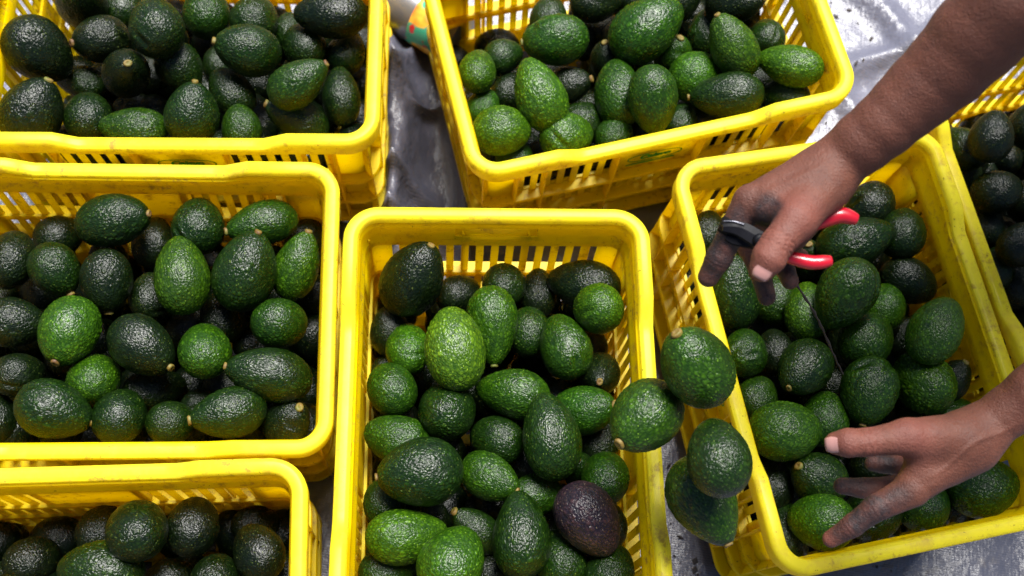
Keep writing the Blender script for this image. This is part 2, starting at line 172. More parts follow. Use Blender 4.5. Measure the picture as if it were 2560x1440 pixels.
    ('D', [0.5326, 0.2849, 0.2343], [0.237, 0.868, -0.437], 0.0307, 0.0375, 'M', 0, 'mid green avocado, fifth from left, eighth row of crate below hands'),
    ('D', [0.4695, 0.2639, 0.1965], [0.415, 0.909, -0.049], 0.0241, 0.0295, 'K', 0, 'blackish green avocado, third from left, eighth row of crate below hands'),
    ('D', [0.6014, 0.3142, 0.2401], [0.943, 0.306, 0.132], 0.0359, 0.0438, 'M', 0, 'mid green avocado, rightmost, seventh row of crate below hands'),
    ('D', [0.5784, 0.4052, 0.2053], [0.792, 0.592, 0.146], 0.0244, 0.0298, 'M', 0, 'mid green avocado, rightmost, fifth row of crate below hands'),
    ('D', [0.5186, 0.5078, 0.1885], [0.414, 0.904, 0.105], 0.0236, 0.0295, 'K', 0, 'blackish green avocado, fifth from left, fourth row of crate below hands'),
    ('D', [0.5337, 0.3822, 0.1997], [-0.174, -0.961, 0.217], 0.0273, 0.0333, 'K', 1, 'blackish green avocado, stem at bottom, rightmost, sixth row of crate below hands'),
    ('D', [0.4843, 0.3375, 0.1867], [0.414, 0.91, -0.002], 0.0265, 0.0336, 'K', 0, 'blackish green avocado, third from left, seventh row of crate below hands'),
    ('D', [0.5929, 0.3503, 0.1852], [0.424, 0.905, 0.034], 0.0279, 0.0364, 'K', 0, 'blackish green avocado, fourth from left, seventh row of crate below hands'),
    ('D', [0.605, 0.3064, 0.1848], [0.88, 0.462, 0.108], 0.0262, 0.0332, 'K', 0, 'blackish green avocado, rightmost, eighth row of crate below hands'),
    ('E', [0.5691, 0.7742, 0.2322], [-0.696, 0.684, -0.219], 0.0282, 0.0351, 'D', 0, 'dark green avocado, leftmost, farthest row of far-right crate'),
    ('E', [0.5857, 0.7691, 0.2836], [0.121, 0.97, 0.212], 0.0278, 0.0359, 'K', 0, 'blackish green avocado, second from left, farthest row of far-right crate'),
    ('E', [0.6618, 0.824, 0.241], [0.425, 0.851, 0.308], 0.03, 0.0365, 'K', 0, 'blackish green avocado, rightmost, farthest row of far-right crate'),
    ('E', [0.5897, 0.7541, 0.1868], [0.137, 0.505, 0.852], 0.025, 0.0332, 'D', 1, 'dark green avocado, stem at top, leftmost, second row of far-right crate'),
    ('E', [0.6101, 0.7084, 0.2482], [0.881, 0.471, 0.051], 0.0285, 0.0348, 'K', 0, 'blackish green avocado, second from left, second row of far-right crate'),
    ('E', [0.6129, 0.6756, 0.2086], [-0.175, 0.985, 0.001], 0.0247, 0.0325, 'K', 0, 'blackish green avocado, leftmost, third row of far-right crate'),
    ('E', [0.6335, 0.632, 0.2626], [0.424, 0.878, 0.221], 0.0252, 0.0315, 'K', 0, 'blackish green avocado, second from left, third row of far-right crate'),
    ('E', [0.6221, 0.6116, 0.2207], [0.126, 0.987, 0.101], 0.0242, 0.0301, 'D', 0, 'dark green avocado, leftmost, fourth row of far-right crate'),
    ('E', [0.6772, 0.7308, 0.1997], [0.425, 0.869, 0.255], 0.0274, 0.0334, 'K', 0, 'blackish green avocado, third from left, second row of far-right crate'),
    ('E', [0.6619, 0.6042, 0.1965], [0.425, 0.885, 0.19], 0.0288, 0.0351, 'K', 0, 'blackish green avocado, second from left, fourth row of far-right crate'),
    ('E', [0.6997, 0.5751, 0.1701], [0.427, 0.887, 0.175], 0.0291, 0.0355, 'K', 0, 'blackish green avocado, alone, fifth row of far-right crate'),
    ('E', [0.6903, 0.7594, 0.2471], [0.427, 0.857, 0.287], 0.0281, 0.0356, 'K', 0, 'blackish green avocado, rightmost, second row of far-right crate'),
    ('E', [0.6955, 0.687, 0.2261], [0.878, 0.411, 0.246], 0.028, 0.0355, 'K', 0, 'blackish green avocado, rightmost, third row of far-right crate'),
    ('E', [0.6936, 0.6069, 0.2393], [0.137, 0.985, 0.108], 0.0273, 0.0345, 'K', 0, 'blackish green avocado, rightmost, fourth row of far-right crate'),
    ('X', [0.1878, 0.3142, 0.5335], [-0.603, 0.427, 0.674], 0.0338, 0.0456, 'G', 1, 'falling green avocado with yellow stem facing the camera, highest of the four falling'),
    ('X', [0.1515, 0.2687, 0.4857], [-0.558, -0.782, 0.276], 0.0332, 0.0428, 'M', 1, 'falling avocado beside the central crate rim, stem at its lower left'),
    ('X', [0.2162, 0.23, 0.5356], [-0.214, 0.937, -0.277], 0.0299, 0.0392, 'D', 0, 'falling bluish green avocado third down, blurred highlight, no stem showing'),
    ('X', [0.2271, 0.2044, 0.4417], [0.556, -0.83, 0.033], 0.0346, 0.048, 'M', 1, 'lowest falling avocado, long pear shape with stem pointing down'),
]
DEEP = [
    ('A', [-0.5537, 0.7166, 0.1569], [0.822, -0.462, 0.333], 0.0288, 0.0374),
    ('A', [-0.4025, 0.6833, 0.1483], [-0.294, -0.954, 0.065], 0.0261, 0.034),
    ('A', [-0.48, 0.6393, 0.1581], [-0.885, -0.421, 0.199], 0.0274, 0.0356),
    ('A', [-0.412, 0.7524, 0.1298], [-0.739, 0.631, -0.238], 0.0279, 0.0363),
    ('A', [-0.5528, 0.6611, 0.1449], [-0.961, 0.095, 0.259], 0.028, 0.0364),
    ('A', [-0.3988, 0.8026, 0.1436], [-0.205, -0.968, 0.146], 0.0284, 0.0369),
    ('A', [-0.4144, 0.6276, 0.1489], [0.794, 0.567, -0.218], 0.0296, 0.0385),
    ('A', [-0.6184, 0.7162, 0.1248], [0.198, 0.912, 0.359], 0.0268, 0.0348),
    ('A', [-0.2881, 0.7425, 0.161], [0.779, 0.536, -0.326], 0.0274, 0.0356),
    ('A', [-0.3177, 0.7007, 0.1309], [0.112, -0.957, -0.267], 0.0277, 0.036),
    ('A', [-0.3328, 0.827, 0.1349], [0.997, -0.013, -0.08], 0.0304, 0.0395),
    ('A', [-0.5959, 0.7907, 0.125], [0.701, -0.701, -0.129], 0.0304, 0.0395),
    ('A', [-0.3231, 0.6449, 0.1526], [-0.929, -0.032, -0.367], 0.0309, 0.0402),
    ('A', [-0.4483, 0.7811, 0.164], [-0.802, 0.463, -0.376], 0.0294, 0.0382),
    ('A', [-0.4669, 0.7076, 0.1476], [-0.396, 0.866, 0.305], 0.0297, 0.0386),
    ('B', [-0.5892, 0.3291, 0.1618], [0.517, 0.782, -0.348], 0.0266, 0.0345),
    ('B', [-0.4041, 0.4288, 0.143], [0.933, 0.068, -0.355], 0.029, 0.0378),
    ('B', [-0.4022, 0.3661, 0.1471], [-0.811, -0.494, 0.313], 0.0292, 0.0379),
    ('B', [-0.3658, 0.2575, 0.1435], [-0.93, 0.233, -0.284], 0.0283, 0.0367),
    ('B', [-0.5616, 0.2539, 0.1227], [-0.957, -0.279, 0.084], 0.0267, 0.0347),
    ('B', [-0.3009, 0.3472, 0.1394], [0.147, -0.989, 0.034], 0.0301, 0.0392),
    ('B', [-0.3001, 0.4427, 0.1289], [0.457, 0.889, 0.019], 0.0291, 0.0379),
    ('B', [-0.5487, 0.3895, 0.1251], [0.897, 0.408, 0.171], 0.031, 0.0403),
    ('B', [-0.2672, 0.288, 0.1631], [0.852, 0.411, -0.323], 0.0281, 0.0365),
    ('B', [-0.6549, 0.3492, 0.1455], [0.316, 0.946, 0.076], 0.0277, 0.036),
    ('B', [-0.5353, 0.3003, 0.1663], [0.996, 0.044, -0.08], 0.0261, 0.0339),
    ('B', [-0.5134, 0.3324, 0.1256], [-0.383, 0.923, 0.042], 0.0284, 0.0369),
    ('B', [-0.4565, 0.3892, 0.1446], [0.154, -0.972, 0.175], 0.027, 0.0352),
    ('B', [-0.6146, 0.2628, 0.147], [0.46, 0.88, 0.122], 0.0277, 0.036),
    ('B', [-0.4467, 0.2951, 0.1257], [-0.684, 0.72, -0.119], 0.029, 0.0377),
    ('C', [-0.0889, 0.3582, 0.1644], [0.265, -0.964, -0.018], 0.0302, 0.0392),
    ('C', [0.0519, 0.2569, 0.187], [0.599, -0.741, 0.302], 0.0303, 0.0394),
    ('C', [0.0768, 0.1788, 0.1785], [-0.962, -0.24, 0.133], 0.0266, 0.0346),
    ('C', [-0.1022, 0.2268, 0.1685], [-0.116, 0.966, 0.23], 0.03, 0.039),
    ('C', [-0.0299, 0.3532, 0.1709], [-0.339, -0.849, 0.405], 0.0284, 0.0369),
    ('C', [-0.0254, 0.0758, 0.1749], [0.04, -0.967, -0.253], 0.0284, 0.037),
    ('C', [-0.0881, 0.1257, 0.1842], [0.171, 0.956, -0.239], 0.0309, 0.0402),
    ('C', [0.067, 0.4239, 0.1772], [0.598, -0.755, 0.269], 0.0302, 0.0393),
    ('C', [0.0912, 0.1255, 0.2059], [0.666, 0.673, 0.322], 0.0309, 0.0401),
    ('C', [-0.0568, 0.2471, 0.1939], [0.792, 0.596, 0.134], 0.0296, 0.0384),
    ('C', [0.0178, 0.3296, 0.1914], [0.787, -0.563, -0.252], 0.0265, 0.0344),
    ('C', [-0.0345, 0.413, 0.17], [-0.955, -0.242, -0.169], 0.0265, 0.0345),
    ('C', [-0.0767, 0.0567, 0.187], [-0.895, 0.445, -0.016], 0.028, 0.0365),
    ('C', [-0.1097, 0.2835, 0.1907], [-0.271, 0.962, -0.036], 0.027, 0.0351),
    ('C', [0.0058, 0.1872, 0.1795], [0.835, 0.443, 0.328], 0.0261, 0.0339),
    ('T', [0.068, 0.7779, 0.1598], [0.676, 0.735, -0.059], 0.0296, 0.0385),
    ('T', [0.0947, 0.8768, 0.1778], [0.427, -0.882, -0.2], 0.0278, 0.0361),
    ('T', [0.1763, 0.8141, 0.1472], [0.635, -0.758, -0.146], 0.0294, 0.0383),
    ('T', [-0.0147, 0.6916, 0.1546], [0.485, -0.875, -0.01], 0.0306, 0.0398),
    ('T', [0.2014, 0.9337, 0.1639], [-0.687, 0.726, -0.013], 0.0277, 0.036),
    ('T', [0.0016, 0.7479, 0.1396], [0.868, 0.285, 0.406], 0.0297, 0.0386),
    ('T', [0.2631, 0.8069, 0.1505], [0.995, 0.084, -0.053], 0.0274, 0.0357),
    ('T', [0.207, 0.7709, 0.1737], [-0.194, -0.977, -0.085], 0.0301, 0.0392),
    ('T', [0.1442, 0.894, 0.1417], [0.376, -0.91, -0.177], 0.0309, 0.0401),
    ('T', [0.2536, 0.9091, 0.1535], [0.048, -0.939, -0.341], 0.0305, 0.0397),
    ('T', [0.2308, 0.9898, 0.1757], [0.954, -0.201, 0.221], 0.0273, 0.0355),
    ('T', [0.0386, 0.8931, 0.1567], [0.32, -0.942, -0.097], 0.0279, 0.0363),
    ('T', [0.0476, 0.7103, 0.1322], [-0.77, 0.595, -0.231], 0.0277, 0.036),
    ('T', [0.1552, 0.7562, 0.1497], [-0.479, -0.774, -0.414], 0.0297, 0.0386),
    ('T', [0.3004, 0.8457, 0.1554], [-0.385, -0.923, 0.005], 0.0286, 0.0372),
    ('D', [0.4135, 0.422, 0.1551], [0.041, -0.952, -0.304], 0.0266, 0.0346),
    ('D', [0.4968, 0.5581, 0.1287], [0.871, -0.491, 0.022], 0.0297, 0.0386),
    ('D', [0.3241, 0.399, 0.1273], [0.685, 0.704, 0.186], 0.0261, 0.0339),
    ('D', [0.3838, 0.2665, 0.1522], [0.287, -0.952, 0.103], 0.0288, 0.0374),
    ('D', [0.4432, 0.3091, 0.1201], [0.281, 0.956, 0.085], 0.0294, 0.0383),
    ('D', [0.4407, 0.2559, 0.1402], [-0.332, 0.916, -0.226], 0.0271, 0.0353),
    ('D', [0.2906, 0.4514, 0.175], [-0.851, 0.448, 0.273], 0.0284, 0.0369),
    ('D', [0.3888, 0.3623, 0.1231], [-0.622, 0.783, -0.028], 0.0283, 0.0369),
    ('D', [0.3926, 0.5479, 0.1403], [0.91, -0.242, 0.336], 0.027, 0.0351),
    ('D', [0.2949, 0.5177, 0.1324], [0.794, 0.58, 0.18], 0.0309, 0.0401),
    ('D', [0.4626, 0.5084, 0.1433], [-0.481, -0.875, 0.044], 0.0309, 0.0402),
    ('D', [0.3936, 0.4744, 0.1413], [0.852, -0.434, 0.294], 0.0284, 0.037),
    ('D', [0.5272, 0.4944, 0.1338], [-0.074, -0.98, 0.186], 0.0304, 0.0395),
    ('D', [0.3421, 0.3752, 0.1683], [0.286, 0.888, 0.359], 0.0274, 0.0356),
    ('D', [0.5785, 0.3452, 0.1344], [-0.233, -0.97, -0.073], 0.0262, 0.0341),
    ('E', [0.7158, 0.573, 0.114], [-0.961, 0.219, -0.168], 0.0294, 0.0383),
    ('E', [0.7049, 0.6376, 0.134], [0.998, -0.032, 0.051], 0.0284, 0.037),
    ('E', [0.7819, 0.5175, 0.1302], [0.329, 0.94, -0.089], 0.0299, 0.0388),
    ('E', [0.7792, 0.8529, 0.1199], [-0.093, 0.985, -0.147], 0.0269, 0.035),
    ('E', [0.6856, 0.7464, 0.1181], [-0.945, 0.314, -0.089], 0.027, 0.0351),
    ('E', [0.6039, 0.8076, 0.1596], [-0.86, -0.448, 0.245], 0.0275, 0.0358),
    ('E', [0.7872, 0.6793, 0.1597], [-0.364, -0.876, 0.317], 0.0307, 0.04),
    ('E', [0.8502, 0.5667, 0.1184], [0.876, -0.344, 0.338], 0.0271, 0.0353),
    ('E', [0.6982, 0.5197, 0.1274], [0.895, 0.329, 0.299], 0.0305, 0.0396),
    ('E', [0.6353, 0.7437, 0.1316], [0.995, -0.093, -0.039], 0.0286, 0.0372),
    ('E', [0.6595, 0.6889, 0.1482], [-0.383, -0.923, 0.017], 0.0264, 0.0344),
    ('E', [0.7914, 0.6047, 0.1532], [0.505, 0.862, -0.036], 0.027, 0.0351),
    ('E', [0.842, 0.6278, 0.1325], [0.8, -0.593, 0.094], 0.0306, 0.0397),
    ('E', [0.906, 0.5566, 0.1441], [-0.473, -0.862, 0.183], 0.0263, 0.0342),
    ('E', [0.6469, 0.8022, 0.112], [0.125, -0.986, 0.111], 0.0283, 0.0368),
    ('F', [-0.4521, 0.0095, 0.1643], [-0.216, 0.973, -0.078], 0.0286, 0.0372),
    ('F', [-0.271, 0.0499, 0.1356], [-0.89, 0.285, -0.356], 0.0262, 0.0341),
    ('F', [-0.3121, 0.0057, 0.1526], [-0.987, -0.161, -0.021], 0.0297, 0.0386),
    ('F', [-0.4283, -0.0485, 0.1467], [-0.939, -0.206, -0.276], 0.0275, 0.0358),
    ('F', [-0.5044, -0.0663, 0.1264], [0.62, 0.776, -0.12], 0.0266, 0.0346),
    ('F', [-0.3709, 0.017, 0.143], [-0.419, 0.899, 0.124], 0.0262, 0.0341),
    ('F', [-0.5695, -0.0371, 0.1408], [0.394, 0.856, -0.336], 0.0304, 0.0395),
    ('F', [-0.219, 0.0072, 0.1252], [0.295, 0.954, 0.054], 0.0272, 0.0353),
    ('F', [-0.4235, 0.0508, 0.1445], [0.042, -0.99, -0.138], 0.0287, 0.0373),
    ('F', [-0.4894, -0.0317, 0.1658], [-0.174, -0.983, 0.053], 0.0308, 0.0401),
    ('F', [-0.539, 0.016, 0.1549], [0.444, 0.875, -0.193], 0.028, 0.0364),
    ('F', [-0.3369, 0.0608, 0.1334], [0.348, 0.937, -0.029], 0.0263, 0.0341),
    ('F', [-0.2318, 0.0905, 0.1369], [-0.376, 0.924, -0.075], 0.0294, 0.0382),
    ('F', [-0.3721, -0.0355, 0.1693], [0.328, -0.939, 0.106], 0.0286, 0.0371),
    ('F', [-0.2602, 0.003, 0.1684], [-0.573, -0.819, -0.029], 0.0269, 0.0349),
]
CRATES = [
    ('A', [-0.4748, 0.7279, 0.3086], [[0.98559, -0.1671, -0.02613], [0.16715, 0.98593, 5e-05], [0.02575, -0.00442, 0.99966]]),
    ('B', [-0.4548, 0.344, 0.3048], [[0.9829, -0.18169, 0.02999], [0.18187, 0.98332, -0.00342], [-0.02886, 0.00882, 0.99954]]),
    ('C', [0.011, 0.2763, 0.3447], [[0.17223, 0.98504, -0.00516], [-0.98415, 0.1723, 0.04196], [0.04222, -0.00215, 0.99911]]),
    ('T', [0.0942, 0.839, 0.3191], [[0.91915, -0.39373, -0.01192], [0.39298, 0.91863, -0.04115], [0.02715, 0.03314, 0.99908]]),
    ('D', [0.4263, 0.4587, 0.3045], [[0.35335, 0.93361, 0.05924], [-0.93538, 0.35356, 0.00725], [-0.01418, -0.05798, 0.99822]]),
    ('E', [0.7297, 0.6943, 0.296], [[0.35549, 0.93468, -0.0], [-0.93468, 0.35549, 1e-05], [1e-05, -0.0, 1.0]]),
    ('F', [-0.4046, -0.0306, 0.3383], [[0.97973, -0.19956, 0.01716], [0.1997, 0.97983, -0.00681], [-0.01546, 0.0101, 0.99983]]),
]
CAM_LOC=(0.0,0.0,1.55733); CAM_F=2782.677
CAM_AXES=((0.985897,0.157808,0.055711),(-0.167354,0.929665,0.328201),(0.000000,0.332895,-0.942964))
CRATE_L=0.5106; CRATE_W=0.36; CRATE_M=0.2790
HANDS = {'right': {'arm': [([0.2244, 0.4427, 0.6531], 0.022), ([0.2562, 0.4681, 0.6568], 0.0272), ([0.2646, 0.4766, 0.6619], 0.0262), ([0.2741, 0.4888, 0.6694], 0.025), ([0.2856, 0.4991, 0.6837], 0.0272), ([0.2989, 0.5112, 0.6985], 0.0285), ([0.3116, 0.5255, 0.712], 0.0303), ([0.3221, 0.537, 0.7235], 0.0328), ([0.3368, 0.5528, 0.7429], 0.0357), ([0.3492, 0.5696, 0.7669], 0.0388), ([0.3627, 0.5853, 0.7936], 0.041), ([0.4259, 0.6307, 0.8256], 0.043)], 'palm': [([0.2579, 0.4691, 0.6571], 0.026), ([0.202, 0.4404, 0.6491], 0.0165), ([0.262, 0.4744, 0.6431], 0.026), ([0.218, 0.4435, 0.6163], 0.017), ([0.267, 0.4759, 0.633], 0.024), ([0.24, 0.4434, 0.5919], 0.016), ([0.2721, 0.4773, 0.6229], 0.022), ([0.2589, 0.4455, 0.5799], 0.014)], 'web': [([0.2359, 0.4212, 0.6689], 0.0135), ([0.2155, 0.4306, 0.6563], 0.0125)], 'thumb': [([0.2562, 0.4538, 0.6655], 0.021), ([0.2337, 0.4156, 0.6775], 0.0172), ([0.2189, 0.3903, 0.677], 0.0138), ([0.2136, 0.3778, 0.6748], 0.0142), ([0.2101, 0.3691, 0.6696], 0.0115)], 'fingers': [[([0.1974, 0.4396, 0.6489], 0.015), ([0.1879, 0.4141, 0.6346], 0.0122), ([0.1819, 0.3942, 0.6169], 0.0118), ([0.1771, 0.3805, 0.6015], 0.0098)], [([0.2158, 0.4449, 0.6168], 0.014), ([0.2156, 0.4256, 0.5835], 0.0108), ([0.2318, 0.4034, 0.5735], 0.0098), ([0.2388, 0.3805, 0.576], 0.0086)], [([0.2375, 0.4466, 0.593], 0.013), ([0.2447, 0.4339, 0.5546], 0.0102), ([0.259, 0.4206, 0.5552], 0.0092), ([0.2643, 0.4078, 0.5581], 0.0084)], [([0.2586, 0.4472, 0.5805], 0.012), ([0.2649, 0.4426, 0.5471], 0.0092), ([0.2739, 0.4439, 0.5369], 0.0085), ([0.2799, 0.4466, 0.5326], 0.0075)]]}, 'left': {'arm': [([0.4283, 0.2665, 0.5379], 0.023), ([0.447, 0.2818, 0.5433], 0.0262), ([0.4603, 0.2962, 0.5537], 0.0236), ([0.4765, 0.3124, 0.5647], 0.0232), ([0.4923, 0.3296, 0.5814], 0.025), ([0.5239, 0.3621, 0.6035], 0.031), ([0.5634, 0.4025, 0.6389], 0.04)], 'palm': [([0.4463, 0.281, 0.5483], 0.026), ([0.3993, 0.2324, 0.5418], 0.0168), ([0.4505, 0.2837, 0.5387], 0.026), ([0.4178, 0.2439, 0.514], 0.0165), ([0.4567, 0.2867, 0.5291], 0.024), ([0.4294, 0.2555, 0.4916], 0.015), ([0.4588, 0.288, 0.5243], 0.022), ([0.4411, 0.2677, 0.4747], 0.013)], 'web': [([0.397, 0.2648, 0.5585], 0.0145), ([0.4045, 0.2456, 0.5464], 0.0145)], 'thumb': [([0.432, 0.2814, 0.5591], 0.022), ([0.3806, 0.2705, 0.569], 0.0165), ([0.3428, 0.2587, 0.5691], 0.0122), ([0.3273, 0.2563, 0.5661], 0.0124), ([0.3181, 0.2554, 0.5605], 0.0104)], 'fingers': [[([0.3957, 0.2269, 0.5419], 0.0155), ([0.3679, 0.2078, 0.5331], 0.012), ([0.3511, 0.19, 0.5194], 0.0102), ([0.3371, 0.1774, 0.5043], 0.0082)], [([0.4168, 0.2413, 0.512], 0.0135), ([0.3943, 0.2378, 0.4981], 0.0102), ([0.3673, 0.2327, 0.4942], 0.0095), ([0.3478, 0.2315, 0.4937], 0.0082)], [([0.4278, 0.2552, 0.4915], 0.013), ([0.4073, 0.2644, 0.4788], 0.0098), ([0.3931, 0.2646, 0.4736], 0.0088), ([0.3847, 0.2643, 0.4714], 0.008)], [([0.4398, 0.2682, 0.4749], 0.012), ([0.4301, 0.2749, 0.456], 0.009), ([0.4265, 0.2722, 0.4445], 0.0082), ([0.4228, 0.2698, 0.4383], 0.0072)]]}}
NAILS = {'right': ([0.2096, 0.3694, 0.6803], [0.2126, 0.3758, 0.6825], [0.2196, 0.3729, 0.6709]), 'left': ([0.3167, 0.254, 0.5738], [0.3263, 0.2556, 0.5743], [0.3209, 0.2507, 0.5641])}
VIEWD = [-0.0, -0.3329, 0.943]
STAINS = [([0.213, 0.4227, 0.6673], 0.016, 1.0), ([0.1777, 0.3888, 0.6341], 0.034, 1.0), ([0.1735, 0.3744, 0.6184], 0.022, 0.85), ([0.1923, 0.4187, 0.6447], 0.018, 0.9), ([0.2347, 0.3838, 0.5899], 0.024, 0.9), ([0.2583, 0.4052, 0.5762], 0.022, 0.9), ([0.3548, 0.1965, 0.545], 0.026, 1.0), ([0.372, 0.2166, 0.5627], 0.022, 0.8), ([0.3407, 0.1815, 0.5291], 0.018, 0.8), ([0.3538, 0.2326, 0.5047], 0.022, 0.9), ([0.3836, 0.262, 0.4833], 0.022, 0.95), ([0.1979, 0.4327, 0.6602], 0.014, 0.4)]
CREASE = {'right_ip': ([0.217, 0.3882, 0.6869],), 'left_ip': ([0.3356, 0.2546, 0.5867],)}
CLIP = {'pivot': [0.2082, 0.4019, 0.6546], 'blade1': [[0.2082, 0.4019, 0.6546], [0.195, 0.4091, 0.6519], [0.1857, 0.4103, 0.6523], [0.1759, 0.4099, 0.65]], 'blade2': [[0.2091, 0.4018, 0.6514], [0.199, 0.4041, 0.6448], [0.1887, 0.4042, 0.6427], [0.1812, 0.4054, 0.6432]], 'h1': [[0.2093, 0.4039, 0.65], [0.232, 0.421, 0.6327], [0.2491, 0.4262, 0.642], [0.2661, 0.4343, 0.6502], [0.2797, 0.4394, 0.6541], [0.2945, 0.438, 0.6536]], 'h2': [[0.2094, 0.4032, 0.6498], [0.2252, 0.3998, 0.6433], [0.2379, 0.3949, 0.6447], [0.2586, 0.3927, 0.6461], [0.2759, 0.3969, 0.6476]], 'spring': [[0.2239, 0.4151, 0.6434], [0.2429, 0.4113, 0.642]]}
TWIG = [[0.2925, 0.4419, 0.4726], [0.3053, 0.4319, 0.4637], [0.3183, 0.4215, 0.4547], [0.3311, 0.4123, 0.4409], [0.3487, 0.406, 0.4122], [0.3693, 0.3952, 0.3818], [0.3859, 0.3881, 0.3581]]
JAR = [-0.2116, 0.9537, 0.07]

# ------------------------------------------------------------------ camera, light
S = bpy.context.scene
COLL = S.collection
def link(o, parent=None):
    COLL.objects.link(o)
    if parent is not None: o.parent = parent
    return o
r_, u_, f_ = [Vector(a) for a in CAM_AXES]
cam_d = bpy.data.cameras.new('camera'); cam = link(bpy.data.objects.new('camera', cam_d))
M = Matrix((r_, u_, -f_)).transposed().to_4x4(); M.translation = Vector(CAM_LOC)
cam.matrix_world = M
cam_d.sensor_width = 36.0; cam_d.lens = CAM_F / 2560 * 36.0
cam_d.clip_start = 0.05; cam_d.clip_end = 200
cam_d.dof.use_dof = True; cam_d.dof.focus_distance = 1.21; cam_d.dof.aperture_fstop = 5.0
S.camera = cam
S.view_settings.view_transform = 'Standard'; S.view_settings.look = 'None'
S.view_settings.exposure = 1.2; S.view_settings.gamma = 1.0
SUN_EL, SUN_AZ = 67.0, 8.0          # azimuth from +y towards +x
sdir = Vector((math.sin(math.radians(SUN_AZ)) * math.cos(math.radians(SUN_EL)), math.cos(math.radians(SUN_AZ)) * math.cos(math.radians(SUN_EL)), math.sin(math.radians(SUN_EL))))
W = bpy.data.worlds.new('World'); S.world = W; W.use_nodes = True
nt = W.node_tree; nt.nodes.clear()
sky = nt.nodes.new('ShaderNodeTexSky'); sky.sky_type = 'NISHITA'; sky.sun_disc = False
sky.sun_elevation = math.radians(SUN_EL); sky.sun_rotation = math.radians(SUN_AZ)
sky.air_density = 1.0; sky.dust_density = 0.6
bg = nt.nodes.new('ShaderNodeBackground'); bg.inputs['Strength'].default_value = 0.052
wo = nt.nodes.new('ShaderNodeOutputWorld'); nt.links.new(sky.outputs[0], bg.inputs[0]); nt.links.new(bg.outputs[0], wo.inputs[0])
sl = bpy.data.lights.new('sun', 'SUN'); sl.energy = 5.0; sl.angle = math.radians(28); sl.color = (1.0, 0.975, 0.93)
sun = link(bpy.data.objects.new('sun', sl)); sun.rotation_mode = 'QUATERNION'
sun.rotation_quaternion = sdir.to_track_quat('Z', 'Y')

# ------------------------------------------------------------------ materials
class NB:
    def __init__(s, name):
        s.m = bpy.data.materials.new(name); s.m.use_nodes = True; s.t = s.m.node_tree
        s.b = s.t.nodes['Principled BSDF']; s.o = s.t.nodes['Material Output']
    def n(s, typ, **kw):
        nd = s.t.nodes.new(typ)
        for k, v in kw.items():
            if k in nd.inputs: nd.inputs[k].default_value = v
            else: setattr(nd, k, v)
        return nd
    def l(s, a, b): s.t.links.new(a, b)
    def tex(s, vec, scale, detail=3, rough=.55, kind='ShaderNodeTexNoise'):
        nd = s.n(kind); nd.inputs['Scale'].default_value = scale
        if kind == 'ShaderNodeTexNoise': nd.inputs['Detail'].default_value = detail; nd.inputs['Roughness'].default_value = rough
        s.l(vec, nd.inputs['Vector']); return nd
    def ramp(s, fac, stops):
        nd = s.n('ShaderNodeValToRGB'); cr = nd.color_ramp
        while len(cr.elements) > 1: cr.elements.remove(cr.elements[-1])
        for i, (p, c) in enumerate(stops):
            e = cr.elements[0] if i == 0 else cr.elements.new(p)
            e.position = p; e.color = (*c, 1) if len(c) == 3 else c
        s.l(fac, nd.inputs[0]); return nd
    def mix(s, fac, a, b, mode='MIX'):
        nd = s.n('ShaderNodeMix', data_type='RGBA', blend_type=mode)
        for sock, v in ((nd.inputs[0], fac), (nd.inputs[6], a), (nd.inputs[7], b)):
            if hasattr(v, 'links'): s.l(v, sock)
            else: sock.default_value = v if not isinstance(v, tuple) or len(v) == 4 else (*v, 1)
        return nd.outputs[2]
    def math(s, op, a, b=0.0):
        nd = s.n('ShaderNodeMath', operation=op)
        for sock, v in ((nd.inputs[0], a), (nd.inputs[1], b)):
            if hasattr(v, 'links'): s.l(v, sock)
            else: sock.default_value = v
        return nd.outputs[0]
    def bump(s, h, strength, dist, prev=None):
        nd = s.n('ShaderNodeBump'); nd.inputs['Strength'].default_value = strength; nd.inputs['Distance'].default_value = dist
        s.l(h, nd.inputs['Height'])
        if prev: s.l(prev, nd.inputs['Normal'])
        return nd.outputs[0]
    def coords(s, rand=True):
        tc = s.n('ShaderNodeTexCoord'); v = tc.outputs['Object']
        if rand:
            oi = s.n('ShaderNodeObjectInfo'); mp = s.n('ShaderNodeVectorMath', operation='ADD')
            sc = s.math('MULTIPLY', oi.outputs['Random'], 37.0); s.l(v, mp.inputs[0]); s.l(sc, mp.inputs[1]); v = mp.outputs[0]; s.oi = oi
        return v

